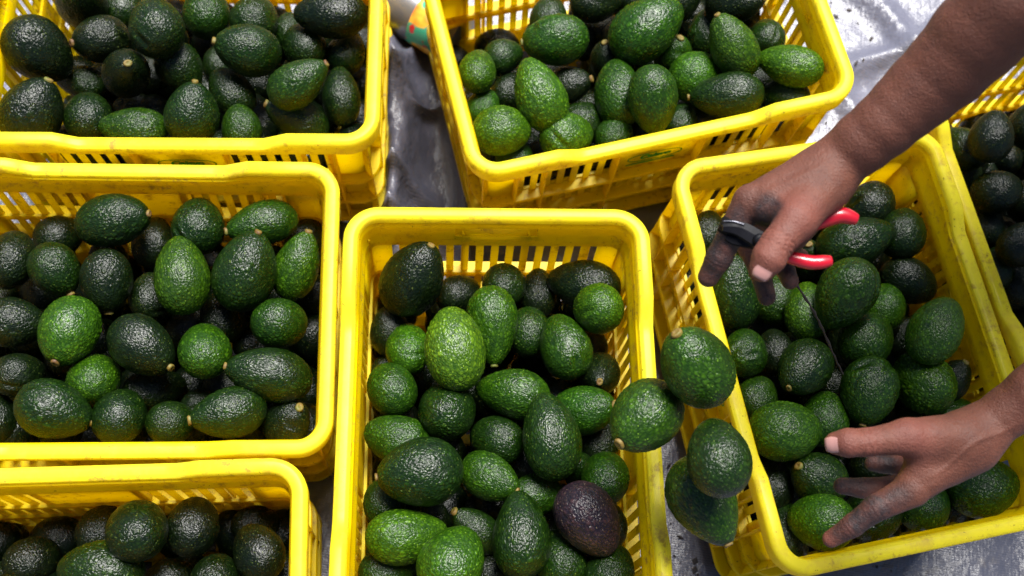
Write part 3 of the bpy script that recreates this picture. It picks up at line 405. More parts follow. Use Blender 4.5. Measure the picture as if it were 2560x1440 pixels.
def mat_avocado():
    B = NB('avocado_skin'); v = B.coords(); b = B.b
    oi = B.oi
    big = B.tex(v, 1.3, 3); mid = B.tex(v, 5, 4)
    base = B.mix(B.math('MULTIPLY', big.outputs[0], .9), oi.outputs['Color'], B.mix(.55, oi.outputs['Color'], (.006, .014, .003)))
    base = B.mix(B.ramp(mid.outputs[0], [(.35, (0, 0, 0)), (.7, (.5, .5, .5))]).outputs[0], base, B.mix(1.0, oi.outputs['Color'], (1.7, 1.45, .8), 'MULTIPLY'))
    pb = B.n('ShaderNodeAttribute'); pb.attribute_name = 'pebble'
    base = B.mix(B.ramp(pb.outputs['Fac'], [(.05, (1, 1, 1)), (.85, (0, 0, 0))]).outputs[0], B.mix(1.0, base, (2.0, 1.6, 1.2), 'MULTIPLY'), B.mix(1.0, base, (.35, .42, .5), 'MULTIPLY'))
    # pale lenticel dots
    vo = B.tex(v, 8.5, kind='ShaderNodeTexVoronoi'); vo.inputs['Randomness'].default_value = 1.0
    dots = B.ramp(vo.outputs['Distance'], [(.14, (1, 1, 1)), (.22, (0, 0, 0))]).outputs[0]
    dm = B.ramp(B.tex(v, 3.1, 2).outputs[0], [(.42, (0, 0, 0)), (.6, (1, 1, 1))]).outputs[0]
    dcol = B.mix(.35, B.mix(1.0, oi.outputs['Color'], (6.0, 3.8, 3.0), 'MULTIPLY'), (.16, .20, .04))
    f = B.math('MULTIPLY', B.math('MULTIPLY', dots, dm), .9)
    base = B.mix(f, base, dcol)
    # brown scars, few and small
    sc = B.ramp(B.tex(v, 2.2, 5, .7).outputs[0], [(.70, (0, 0, 0)), (.76, (1, 1, 1))]).outputs[0]
    base = B.mix(B.math('MULTIPLY', sc, .55), base, (.045, .022, .010))
    B.l(base, b.inputs['Base Color'])
    ro = B.ramp(B.tex(v, 2.4, 3).outputs[0], [(.3, (.24, .24, .24)), (.7, (.38, .38, .38))]).outputs[0]
    B.l(ro, b.inputs['Roughness']); b.inputs['Specular IOR Level'].default_value = .28
    b.inputs['Coat Weight'].default_value = .0
    n1 = B.tex(v, 15, 2, .5); n2 = B.tex(v, 46, 2, .6)
    vb = B.tex(v, 17, kind='ShaderNodeTexVoronoi'); vb.feature = 'SMOOTH_F1'; vb.inputs['Smoothness'].default_value = .35
    hv = B.math('SUBTRACT', 1.0, vb.outputs['Distance'])
    h = B.math('ADD', B.math('MULTIPLY', n1.outputs[0], .9), B.math('MULTIPLY', hv, .55))
    amp = B.ramp(B.tex(v, 1.9, 2).outputs[0], [(.3, (.35, .35, .35)), (.6, (1, 1, 1))]).outputs[0]
    h = B.math('MULTIPLY', h, amp)
    nn = B.bump(h, .48, .0032); nn = B.bump(n2.outputs[0], .12, .0006, nn)
    B.l(nn, b.inputs['Normal']); B.l(nn, b.inputs['Coat Normal'])
    return B.m
def mat_stem():
    B = NB('stem_button'); v = B.coords()
    c = B.ramp(B.tex(v, .35, 3).outputs[0], [(.3, (.08, .032, .006)), (.5, (.135, .088, .010)), (.7, (.10, .115, .015))])
    B.l(c.outputs[0], B.b.inputs['Base Color']); B.b.inputs['Roughness'].default_value = .6
    B.l(B.bump(B.tex(v, 5, 3).outputs[0], .5, .001), B.b.inputs['Normal']); return B.m
def mat_plastic(rim=False):
    B = NB('rubbed_crate_rim_plastic' if rim else 'yellow_crate_plastic'); v = B.coords(); b = B.b
    n = B.tex(v, 5, 4, .6)
    base = B.mix(n.outputs[0], (.93, .84, .02), (.93, .88, .07)) if rim else B.mix(n.outputs[0], (.94, .75, .0004), (.93, .80, .001))
    scuff = B.ramp(B.tex(v, 75, 6, .72).outputs[0], [(.52, (0, 0, 0)), (.64, (1, 1, 1))]).outputs[0]
    where = B.ramp(B.tex(v, 9, 4, .65).outputs[0], [(.42, (0, 0, 0)), (.58, (1, 1, 1))]).outputs[0]
    base = B.mix(B.math('MULTIPLY', B.math('MULTIPLY', scuff, where), .7), base, (.42, .26, .07))
    if rim:                                       # rims rub against each other when stacked: brown grime and scrapes
        gr = B.ramp(B.tex(v, 28, 6, .75).outputs[0], [(.50, (0, 0, 0)), (.72, (1, 1, 1))]).outputs[0]
        base = B.mix(B.math('MULTIPLY', gr, .45), base, (.62, .40, .12))
    speck = B.ramp(B.tex(v, 240, 2, .5).outputs[0], [(.70, (0, 0, 0)), (.74, (1, 1, 1))]).outputs[0]
    base = B.mix(B.math('MULTIPLY', speck, .6), base, (.10, .06, .02))
    strk = B.n('ShaderNodeMapping'); strk.inputs['Scale'].default_value = (14, 14, 160); B.l(v, strk.inputs[0])
    sm = B.ramp(B.tex(strk.outputs[0], 1.0, 5, .7).outputs[0], [(.62, (0, 0, 0)), (.72, (1, 1, 1))]).outputs[0]
    base = B.mix(B.math('MULTIPLY', sm, .35), base, (.50, .26, .02))
    B.l(base, b.inputs['Base Color'])
    B.l(B.ramp(n.outputs[0], [(.3, (.30, .30, .30)), (.7, (.46, .46, .46))]).outputs[0], b.inputs['Roughness'])
    b.inputs['Specular IOR Level'].default_value = .3
    nb = B.bump(B.tex(v, 60, 4, .6).outputs[0], .16, .0012); B.l(nb, b.inputs['Normal'])
    tr = B.n('ShaderNodeBsdfTranslucent'); B.l(B.mix(1.0, base, (1.0, .97, .3), 'MULTIPLY'), tr.inputs['Color'])
    mx = B.n('ShaderNodeMixShader'); mx.inputs[0].default_value = .62
    B.l(b.outputs[0], mx.inputs[1]); B.l(tr.outputs[0], mx.inputs[2]); B.l(mx.outputs[0], B.o.inputs['Surface'])
    return B.m
def mat_tarp():
    B = NB('woven_tarpaulin'); v = B.coords(False); b = B.b
    n = B.tex(v, 2.5, 5, .6)
    base = B.ramp(n.outputs[0], [(.3, (.045, .045, .06)), (.55, (.09, .09, .12)), (.75, (.17, .17, .215))]).outputs[0]
    dirt = B.ramp(B.tex(v, 9, 7, .75).outputs[0], [(.58, (0, 0, 0)), (.70, (1, 1, 1))]).outputs[0]
    base = B.mix(B.math('MULTIPLY', dirt, .55), base, (.16, .13, .09))
    w1 = B.n('ShaderNodeTexWave', bands_direction='Y'); w1.inputs['Scale'].default_value = 95; w1.inputs['Distortion'].default_value = .6; B.l(v, w1.inputs[0])
    w2 = B.n('ShaderNodeTexWave', bands_direction='X'); w2.inputs['Scale'].default_value = 60; w2.inputs['Distortion'].default_value = .6; B.l(v, w2.inputs[0])
    weave = B.math('ADD', B.math('MULTIPLY', w1.outputs['Fac'], .8), B.math('MULTIPLY', w2.outputs['Fac'], .3))
    base = B.mix(B.math('MULTIPLY', B.math('SUBTRACT', 1.0, w1.outputs['Fac']), .18), base, (.2, .2, .27))
    B.l(base, b.inputs['Base Color']); b.inputs['Roughness'].default_value = .36; b.inputs['Specular IOR Level'].default_value = .7
    nb = B.bump(B.tex(v, 16, 5, .55).outputs[0], .6, .018); nb = B.bump(weave, .45, .0006, nb); B.l(nb, b.inputs['Normal'])
    return B.m
def mat_simple(name, col, rough=.5, bumpscale=0, bumpd=.0005, metal=0.0, var=.25, coat=0.0, vscale=12, spec=.4):
    B = NB(name); v = B.coords(False); b = B.b
    n = B.tex(v, vscale, 5, .65)
    B.l(B.mix(n.outputs[0], tuple(c * (1 - var) for c in col), tuple(min(1, c * (1 + var)) for c in col)), b.inputs['Base Color'])
    b.inputs['Roughness'].default_value = rough; b.inputs['Specular IOR Level'].default_value = spec; b.inputs['Metallic'].default_value = metal; b.inputs['Coat Weight'].default_value = coat
    if bumpscale: B.l(B.bump(B.tex(v, bumpscale, 3).outputs[0], .4, bumpd), b.inputs['Normal'])
    return B.m
def mat_skin():
    B = NB('skin'); v = B.coords(False); b = B.b
    n = B.tex(v, 18, 5, .6); m2 = B.tex(v, 60, 3, .6)
    base = B.mix(n.outputs[0], (.080, .024, .013), (.135, .047, .028))
    base = B.mix(B.ramp(B.tex(v, 55, 6, .75).outputs[0], [(.42, (0, 0, 0)), (.66, (.55, .55, .55))]).outputs[0], base, (.065, .022, .015))
    at = B.n('ShaderNodeAttribute'); at.attribute_name = 'stain'
    red = B.n('ShaderNodeAttribute'); red.attribute_name = 'redness'
    base = B.mix(B.math('MULTIPLY', red.outputs['Fac'], .5), base, (.24, .070, .055))
    brk = B.ramp(B.tex(v, 90, 5, .7).outputs[0], [(.3, (.55, .55, .55)), (.6, (1, 1, 1))]).outputs[0]
    base = B.mix(B.math('MULTIPLY', at.outputs['Fac'], brk), base, (.018, .011, .012))
    B.l(base, b.inputs['Base Color'])
    B.l(B.ramp(m2.outputs[0], [(.3, (.50, .50, .50)), (.7, (.66, .66, .66))]).outputs[0], b.inputs['Roughness'])
    b.inputs['Specular IOR Level'].default_value = .35; b.inputs['Subsurface Weight'].default_value = .12; b.inputs['Subsurface Radius'].default_value = (1, .35, .2); b.inputs['Subsurface Scale'].default_value = .006
    vb = B.tex(v, 520, kind='ShaderNodeTexVoronoi')
    nb = B.bump(vb.outputs['Distance'], .5, .0007); nb = B.bump(B.tex(v, 170, 6, .7).outputs[0], .6, .0022, nb); B.l(nb, b.inputs['Normal'])
    return B.m
MA = mat_avocado(); MS = mat_stem(); MP = mat_plastic(); MR = mat_plastic(True); MT = mat_tarp(); MSK = mat_skin()
MNAIL = mat_simple('fingernail', (.34, .17, .15), .28, coat=.3, var=.12, vscale=60)
MRED = mat_simple('red_grip_rubber', (.40, .004, .015), .36, 90, .0004, coat=.3, var=.15)
MSTEEL = mat_simple('dark_clipper_steel', (.004, .004, .006), .5, 160, .0003, spec=.10, metal=.0, var=.5, vscale=90)
MSHINE = mat_simple('worn_steel_edge', (.12, .12, .14), .35, 160, .0002, metal=.95, var=.3, vscale=90)
MGREEN = mat_simple('green_print_ink', (.02, .25, .03), .5, var=.3, vscale=90)
MBLACK = mat_simple('black_tape', (.007, .006, .006), .7, 90, .0004, spec=.08, var=.3)
MTWIG = mat_simple('dry_twig_bark', (.018, .012, .012), .7, 300, .0004, var=.5, vscale=200)
MSHIRT = mat_simple('dark_shirt_cloth', (.03, .035, .06), .85, 300, .0005, var=.2)
MTROU = mat_simple('trouser_cloth', (.05, .045, .04), .9, 300, .0005, var=.2)
MHAIR = mat_simple('black_hair', (.012, .01, .009), .5, 200, .001)
MSHOE = mat_simple('worn_brown_leather', (.08, .05, .03), .6, 80, .0005)
MGROUND = mat_simple('packed_earth', (.16, .12, .085), .9, 30, .004, var=.4, vscale=6)

# ------------------------------------------------------------------ mesh helpers
def mesh_obj(name, verts, faces, mat, parent=None, smooth=False, loc=None):
    me = bpy.data.meshes.new(name); me.from_pydata([tuple(map(float, p)) for p in verts], [], [tuple(map(int, q)) for q in faces])
    if smooth: me.polygons.foreach_set('use_smooth', [True] * len(me.polygons))
    me.materials.append(mat); me.update()
    o = bpy.data.objects.new(name, me)
    if loc is not None: o.location = loc
    return link(o, parent)
def share(name, me, parent, loc=(0, 0, 0), rot=None):
    o = bpy.data.objects.new(name, me); o.location = loc
    if rot is not None: o.rotation_euler = rot
    return link(o, parent)
def props(o, label, cat, group=None):
    o['label'] = label; o['category'] = cat
    if group: o['group'] = group
    return o
def bevel_box(name, sx, sy, sz, mat, bev=.0008, seg=2):
    bm = bmesh.new(); bmesh.ops.create_cube(bm, size=1.0)
    for q in bm.verts: q.co = Vector((q.co.x * sx, q.co.y * sy, q.co.z * sz))
    if bev: bmesh.ops.bevel(bm, geom=bm.edges[:], offset=bev, segments=seg, affect='EDGES')
    me = bpy.data.meshes.new(name); bm.to_mesh(me); bm.free(); me.materials.append(mat); return me
def tube_mesh(name, pts, rads, mat, seg=12, smooth=True, closed_ends=True):
    pts = [Vector(p) for p in pts]; V = []; F = []
    t0 = (pts[1] - pts[0]).normalized(); nrm = t0.orthogonal().normalized()
    for i, p in enumerate(pts):
        t = (pts[min(i + 1, len(pts) - 1)] - pts[max(i - 1, 0)]).normalized()
        nrm = (nrm - t * nrm.dot(t)).normalized(); bn = t.cross(nrm)
        for k in range(seg):
            a = 2 * math.pi * k / seg; V.append(p + (nrm * math.cos(a) + bn * math.sin(a)) * rads[i])
    for i in range(len(pts) - 1):
        for k in range(seg):
            F.append((i * seg + k, i * seg + (k + 1) % seg, (i + 1) * seg + (k + 1) % seg, (i + 1) * seg + k))
    if closed_ends:
        F.append(tuple(range(seg))[::-1]); F.append(tuple((len(pts) - 1) * seg + k for k in range(seg)))
    me = bpy.data.meshes.new(name); me.from_pydata([tuple(v) for v in V], [], F)
    if smooth: me.polygons.foreach_set('use_smooth', [True] * len(me.polygons))
    me.materials.append(mat); return me
def text_mesh(cu):
    o = bpy.data.objects.new('tmp', cu); COLL.objects.link(o)
    me = bpy.data.meshes.new_from_object(o.evaluated_get(bpy.context.evaluated_depsgraph_get()))
    bpy.data.objects.remove(o); return me
def bez(pts, n):
    pts = [Vector(p) for p in pts]; out = []
    P = [pts[0]] + pts + [pts[-1]]
    for i in range(len(pts) - 1):
        a, b, c, d = P[i], P[i + 1], P[i + 2], P[i + 3]
        for k in range(n):
            t = k / n; out.append(.5 * ((2 * b) + (c - a) * t + (2 * a - 5 * b + 4 * c - d) * t * t + (3 * b - a - 3 * c + d) * t ** 3))
    out.append(pts[-1]); return out

# ------------------------------------------------------------------ setting: ground and tarpaulin
gm = mesh_obj('ground', [(-60, -60, -.06), (60, -60, -.06), (60, 60, -.06), (-60, 60, -.06)], [(0, 1, 2, 3)], MGROUND); gm['kind'] = 'structure'
def tarp():
    nx, ny = 420, 420
    xs = np.linspace(-3.2, 3.2, nx); ys = np.linspace(-2.4, 4.0, ny)
    # denser where the photo looks
    xs = np.sign(xs) * np.abs(xs / 3.2) ** 2.2 * 3.2; ys = .8 + np.sign(ys - .8) * np.abs((ys - .8) / 3.2) ** 2.0 * 3.2
    X, Y = np.meshgrid(xs, ys)
    def nz(px, py, s, seed):
        rng = np.random.RandomState(seed); z = np.zeros_like(px)
        for k in range(9):
            a = rng.uniform(0, 6.28); fq = s * rng.uniform(.6, 1.6); z += np.sin((px * np.cos(a) + py * np.sin(a)) * fq + rng.uniform(0, 6.28) + 1.3 * np.sin((px * np.sin(a) - py * np.cos(a)) * fq * .6))
        return z / 9
    Z = .012 * nz(X, Y, 9, 1) + .007 * nz(X, Y, 26, 2)
    # sharp folds running up the alley between the crates
    def fold(x0, y0, x1, y1, w, h, seed, wob=.02):
        d = np.array([x1 - x0, y1 - y0]); L = np.hypot(*d); d = d / L
        u = (X - x0) * d[0] + (Y - y0) * d[1]; v = -(X - x0) * d[1] + (Y - y0) * d[0]
        rng = np.random.RandomState(seed)
        v = v + wob * np.sin(u / L * 5 + rng.uniform(0, 6)) + .3 * wob * np.sin(u / L * 14 + rng.uniform(0, 6))
        env = np.clip(np.minimum(u, L - u) / (.25 * L), 0, 1); env = env * env * (3 - 2 * env)
        return h * env * np.exp(-np.abs(v / w) ** 1.5)
    Z += fold(-.30, 1.0, -.12, .46, .020, .065, 3) + fold(-.22, .97, -.18, .50, .012, .050, 4) + fold(-.14, .90, -.06, .45, .011, .045, 5, .012)
    Z += fold(-.28, .76, -.12, .64, .012, .036, 6) + fold(-.24, .66, -.08, .56, .010, .034, 7) + fold(-.26, .86, -.12, .80, .010, .030, 8)
    for k, a in enumerate([(.34, 1.25, .75, .95), (.42, 1.05, .62, .80), (.5, 1.3, .9, 1.15), (.36, .86, .7, 1.2), (.2, .2, .35, -.2), (.3, .1, .8, .12), (.4, -.05, .9, .08), (.2, .35, .24, -.1), (.55, .2, .75, -.1)]):
        Z += fold(*a, .018, .024, 20 + k)
    V = np.stack([X, Y, Z], -1).reshape(-1, 3)
    F = [(j * nx + i, j * nx + i + 1, (j + 1) * nx + i + 1, (j + 1) * nx + i) for j in range(ny - 1) for i in range(nx - 1)]
    o = mesh_obj('tarpaulin', V, F, MT, smooth=True)
    m = o.modifiers.new('s', 'SOLIDIFY'); m.thickness = .002; m.offset = -1
    o['kind'] = 'structure'; return o
tarp()

# ------------------------------------------------------------------ crates
L2, W2 = CRATE_L / 2, CRATE_W / 2; HZ = .31; RC = .040
def perim(inset, n_arc=10, extra=()):
    """points (x, y, nx, ny) round the crate, inset from the outer rim"""
    r = RC - inset; pts = []
    for (cx, cy, a0) in ((L2 - RC, W2 - RC, 0), (-(L2 - RC), W2 - RC, 90), (-(L2 - RC), -(W2 - RC), 180), (L2 - RC, -(W2 - RC), 270)):
        for k in range(n_arc + 1):
            a = math.radians(a0 + 90 * k / n_arc); pts.append((cx + r * math.cos(a), cy + r * math.sin(a), math.cos(a), math.sin(a)))
    return pts
def ring(n_arc=10):
    """closed list of (corner-centre x, y, normal) incl. extra stations on the straight sides"""
    st = []
    def straight(p, q, n, stops):
        for s in stops: st.append((p[0] + (q[0] - p[0]) * s, p[1] + (q[1] - p[1]) * s, n[0], n[1]))
    cx, cy = L2 - RC, W2 - RC
    lx = sorted(set([-CRATE_M / 2 - .004 , -CRATE_M / 2 + .026, -.10, -.05, 0, .05, .10, CRATE_M / 2 - .026, CRATE_M / 2 + .004, -CRATE_M / 2 + .011, CRATE_M / 2 - .011]))
    sy = [-.052, -.050, -.030, 0, .030, .050, .052]
    def arc(ax, ay, a0):
        for k in range(n_arc + 1):
            a = math.radians(a0 + 90 * k / n_arc); st.append((ax, ay, math.cos(a), math.sin(a)))
    arc(cx, cy, 0)
    for x in lx[::-1]: st.append((x, cy, 0, 1))
    arc(-cx, cy, 90)
    for y in sy[::-1]: st.append((-cx, y, -1, 0))
    arc(-cx, -cy, 180)
    for x in lx: st.append((x, -cy, 0, -1))
    arc(cx, -cy, 270)
    for y in sy: st.append((cx, y, 1, 0))
    return st
def dip(x, ny):
    if abs(ny) < .99: return 0.0
    t = (CRATE_M / 2 + .004 - abs(x)) / .030; t = min(max(t, 0), 1); return t * t * (3 - 2 * t)
def draft(z): return .030 * (HZ - z)          # wall leans inward going down
WALL = .0170
def sweep(name, section, mat, hole=None, thick=.0024):
    """section: list of (inset, z); skips quads where hole(i_section, station) is true"""
    st = ring(); n = len(st); V = []; F = []
    for (x, y, nx, ny) in st:
        d = dip(x, ny)
        for (o, z) in section:
            zz = z - d * .0145 * min(max((z - (HZ - .03)) / .03, 0), 1)
            oo = o
            V.append((x + nx * (RC - oo), y + ny * (RC - oo), zz))
    m = len(section)
    for i in range(n):
        j = (i + 1) % n
        for k in range(m - 1):
            if hole and hole(k, st[i], st[j]): continue
            F.append((i * m + k, i * m + k + 1, j * m + k + 1, j * m + k))
    me = bpy.data.meshes.new(name); me.from_pydata(V, [], F); me.materials.append(mat)
    me.polygons.foreach_set('use_smooth', [True] * len(me.polygons))
    o = bpy.data.objects.new(name, me); link(o)
    s = o.modifiers.new('s', 'SOLIDIFY'); s.thickness = thick; s.offset = -1
    e = o.modifiers.new('e', 'EDGE_SPLIT'); e.split_angle = math.radians(38)
    return o
T0 = HZ
def build_crate():
    root = bpy.data.objects.new('fruit_crate', None); link(root); root.empty_display_size = .05
    parts = []
    # rim
    sec = [(.0014, T0 - .026), (.0004, T0 - .005), (.0008, T0 - .0018), (.0022, T0 - .0003), (.0040, T0), (.0100, T0), (.0118, T0 - .0004), (.0130, T0 - .0020), (.0135, T0 - .009)]
    rim = sweep('rim', sec, MR); rim.parent = root
    # upper band with the hand holes in the short sides
    hole = lambda k, a, b: (k == 3 and abs(a[2]) > .99 and abs(b[2]) > .99 and abs(a[1]) <= .0505 and abs(b[1]) <= .0505)
    sec2 = [(.0137, T0 - .008), (.0142, T0 - .0115), (.0160, T0 - .0140), (.0160, T0 - .0150), (.0165, T0 - .036), (.0190, T0 - .0395), (.0186, T0 - .055)]
    ub = sweep('upper_band', sec2, MP, hole); ub.parent = root
    # ledges running round the outside
    for z, wdt in ((T0 - .129, .0115), (T0 - .193, .0135), (T0 - .258, .0140)):
        s = sweep('ledge', [(WALL + draft(z) - wdt - .0008, z - .004), (WALL + draft(z) - wdt, z), (WALL + draft(z) + .0005, z)], MP, None, .0018)
        s.parent = root
    # horizontal wall bands between the slot rows
    for za, zb in ((T0 - .123, T0 - .135), (T0 - .186, T0 - .200), (T0 - .250, T0 - .306)):
        s = sweep('wall_band', [(WALL + draft(za) + .0012, za), (WALL + draft(zb) + .0012, zb)], MP, None, .0036); s.parent = root
    # solid corners
    def corner(sx, sy):
        V = []; F = []; rows = [T0 - .055, T0 - .12, T0 - .19, T0 - .255]
        cx, cy = L2 - RC, W2 - RC
        pl = [(cx - .030, cy, 0, 1), (cx - .012, cy, 0, 1)] + [(cx, cy, math.sin(math.radians(a)), math.cos(math.radians(a))) for a in range(0, 91, 9)] + [(cx, cy - .006, 1, 0), (cx, cy - .012, 1, 0)]
        for z in rows:
            o = WALL + draft(z) + .0004
            for (x, y, nx, ny) in pl: V.append((sx * (x + nx * (RC - o)), sy * (y + ny * (RC - o)), z))
        m = len(pl)
        for i in range(len(rows) - 1):
            for k in range(m - 1):
                q = (i * m + k, i * m + k + 1, (i + 1) * m + k + 1, (i + 1) * m + k)
                F.append(q if sx * sy < 0 else q[::-1])
        o = mesh_obj('corner_panel', V, F, MP, root, True)
        s = o.modifiers.new('s', 'SOLIDIFY'); s.thickness = .003; s.offset = 0
    for sx in (1, -1):
        for sy in (1, -1): corner(sx, sy)
    # slats
    zc = (T0 - .056 + T0 - .254) / 2; hh = .198
    slat = bevel_box('slat', .0096, .0026, hh, MP, .0006, 1)
    lean = math.atan(.030)
    for sy in (1, -1):
        yy = W2 - WALL - draft(zc)
        xs = [x * .0186 for x in range(-10, 11)]
        for x in xs:
            if abs(x) < .045: continue
            share('slat', slat, root, (x, sy * yy, zc), (sy * -lean, 0, 0))
        # plain panel for the printed mark in the first row, slats carry on below it
        pn = bevel_box('mark_panel', .113, .0026, .066, MP, .0006, 1)
        share('mark_panel', pn, root, (0, sy * (W2 - WALL - draft(T0 - .092)), T0 - .092), (sy * -lean, 0, 0))
        low = bevel_box('slat', .0096, .0026, .134, MP, .0006, 1)
        for x in xs:
            if abs(x) < .045: share('slat', low, root, (x, sy * (W2 - WALL - draft(T0 - .187)), T0 - .187), (sy * -lean, 0, 0))
    for sx in (1, -1):
        xx = L2 - WALL - draft(zc)
        for k in range(-6, 7):
            y = k * .0187
            o = share('slat', slat, root)
            o.matrix_basis = Matrix.Translation((sx * xx, y, zc)) @ Matrix.Rotation(sx * lean, 4, 'Y') @ Matrix.Rotation(math.pi / 2, 4, 'Z')
    # vertical ribs outside
    for (u, full) in ((.195, 1), (.157, 1), (.0585, 1)):
        for sx in (1, -1):
            for sy in (1, -1):
                rb = RIBM['long']; x = sx * u
                o = share('rib', rb, root); o.matrix_basis = Matrix.Translation((x, sy * (W2 - WALL - draft(T0 - .15) + .0070), T0 - .15)) @ Matrix.Rotation(-sy * lean, 4, 'X')
    for v in (.118, .040):
        for sx in (1, -1):
            for sy in (1, -1):
                o = share('rib', RIBM['long'], root); o.matrix_basis = Matrix.Translation((sx * (L2 - WALL - draft(T0 - .15) + .0070), sy * v, T0 - .15)) @ Matrix.Rotation(sx * lean, 4, 'Y') @ Matrix.Rotation(math.pi / 2, 4, 'Z')
    for sx in (1, -1):
        for sy in (1, -1):
            a = math.radians(45); rr = RC - WALL - draft(T0 - .15) + .0070
            o = share('rib', RIBM['long'], root); o.matrix_basis = Matrix.Translation((sx * (L2 - RC + rr * math.cos(a)), sy * (W2 - RC + rr * math.sin(a)), T0 - .15)) @ Matrix.Rotation(sx * sy * -a, 4, 'Z')
    # hand hold lip below each hand hole
    for sx in (1, -1):
        x0 = L2 - .0175; V = []; F = []
        for (y, z, x) in ((-.054, T0 - .0405, x0), (-.0475, T0 - .0215, x0 + .0165), (.0475, T0 - .0215, x0 + .0165), (.054, T0 - .0405, x0)):
            V.append((sx * x, y, z))
        V = [(sx * (x0 - .0015), -.0535, T0 - .0385), (sx * (x0 + .006), -.050, T0 - .031), (sx * (x0 + .0130), -.0475, T0 - .0235), (sx * (x0 - .0015), .0535, T0 - .0385), (sx * (x0 + .006), .050, T0 - .031), (sx * (x0 + .0130), .0475, T0 - .0235)]
        F = [(0, 1, 4, 3), (1, 2, 5, 4)]
        if sx < 0: F = [q[::-1] for q in F]
        o = mesh_obj('handle_lip', V, F, MP, root, True); s = o.modifiers.new('s', 'SOLIDIFY'); s.thickness = .003; s.offset = -1
    # floor grid
    V = []; F = []
    x1, y1 = L2 - WALL - draft(.01) - .001, W2 - WALL - draft(.01) - .001
    def bar(xa, ya, xb, yb, z0, z1):
        i = len(V); V.extend([(xa, ya, z0), (xb, ya, z0), (xb, yb, z0), (xa, yb, z0), (xa, ya, z1), (xb, ya, z1), (xb, yb, z1), (xa, yb, z1)])
        F.extend([(i + 3, i + 2, i + 1, i), (i + 4, i + 5, i + 6, i + 7), (i, i + 1, i + 5, i + 4), (i + 1, i + 2, i + 6, i + 5), (i + 2, i + 3, i + 7, i + 6), (i + 3, i, i + 4, i + 7)])
    for k in range(17):
        x = -x1 + (2 * x1 - .014) * k / 16; bar(x, -y1, x + .014, y1, .010, .0145)
    for k in range(9):
        y = -y1 + (2 * y1 - .010) * k / 8; bar(-x1, y, x1, y + .010, .0045, .0095)
    mesh_obj('floor_grid', V, F, MP, root)
    # printed mark: oval outline, word and a line of small lettering
    cu = bpy.data.curves.new('printed_mark', 'FONT'); cu.body = 'Calavo'; cu.size = .0185; cu.align_x = 'CENTER'; cu.align_y = 'CENTER'; cu.extrude = .0002; cu.shear = .25; cu.offset = .0012
    cu.materials.append(MGREEN)
    for sy in (-1,):
        R = Matrix.Rotation(math.pi / 2 + lean, 4, 'X')
        base = Matrix.Translation((0, sy * (W2 - WALL - draft(T0 - .094) + .0019), T0 - .094)) @ R @ Matrix.Scale(.84, 4)
        t = link(bpy.data.objects.new('printed_word', text_mesh(cu)), root); t.matrix_basis = base @ Matrix.Translation((0, .001, 0)); t['label'] = 'green printed word inside the oval'
        V = []; F = []; N = 48
        for rr in (0, 1):
            for k in range(N):
                a = 2 * math.pi * k / N; ca, sa = math.cos(a), math.sin(a)
                sx_ = abs(ca) ** .62 * (1 if ca > 0 else -1); sy_ = abs(sa) ** .9 * (1 if sa > 0 else -1)
                V.append(((.0435 + .0022 * rr) * sx_, (.0125 + .0018 * rr) * sy_, 0))
        F = [(k, (k + 1) % N, N + (k + 1) % N, N + k) for k in range(N)]
        o = mesh_obj('printed_oval', V, F, MGREEN, root); o.matrix_basis = base; s = o.modifiers.new('s', 'SOLIDIFY'); s.thickness = .0003; s.offset = 1
        # the line of tiny lettering under the oval is too small to read: a row of little strokes
        V = []; F = []; r2 = random.Random(4); x = -.046
        while x < .034:
            w_ = r2.uniform(.0018, .0042); h_ = r2.uniform(.0042, .0062); n0 = len(V)
            V.extend([(x, -.0225, 0), (x + w_, -.0225, 0), (x + w_ + .0012, -.0225 + h_, 0), (x + .0012, -.0225 + h_, 0)]); F.append((n0, n0 + 1, n0 + 2, n0 + 3)); x += w_ + .0007
        o = mesh_obj('printed_line', V, F, MGREEN, root); o.matrix_basis = base; s = o.modifiers.new('s', 'SOLIDIFY'); s.thickness = .0003; s.offset = 1
    return root
RIBM = {'long': bevel_box('rib', .0028, .0142, .236, MP, .0006, 1)}
CL = {'A': 'yellow crate of very dark avocados, upper left, its front rim crossing above the middle-left crate',
      'B': 'yellow crate at middle left with dim printed mark inside its far wall',
      'C': 'yellow crate in the centre standing lengthwise, bright hand hold in its far wall',
      'T': 'yellow crate at top centre, turned askew, green printed mark on its near side',
      'D': 'yellow crate below the two hands, turned clockwise, lengthwise at right',
      'E': 'yellow crate in deep shadow at the far right edge, partly under the arm',
      'F': 'yellow crate at lower left with dark interior and few avocados visible'}
first = None; croots = {}
for (nm, c, R) in CRATES:
    if first is None: root = first = build_crate()
    else:
        root = first.copy(); link(root)
        for ch in first.children:
            q = ch.copy(); q.parent = root; COLL.objects.link(q)
    props(root, CL[nm], 'crate', 'yellow plastic fruit crates')
    Rm = Matrix(R); zs = c[2] / HZ if nm != 'x' else 1
    m4 = Matrix.Translation(c) @ Rm.to_4x4() @ Matrix.Diagonal((1, 1, zs, 1)) @ Matrix.Translation((0, 0, -HZ))
    root.matrix_world = m4; croots[nm] = root

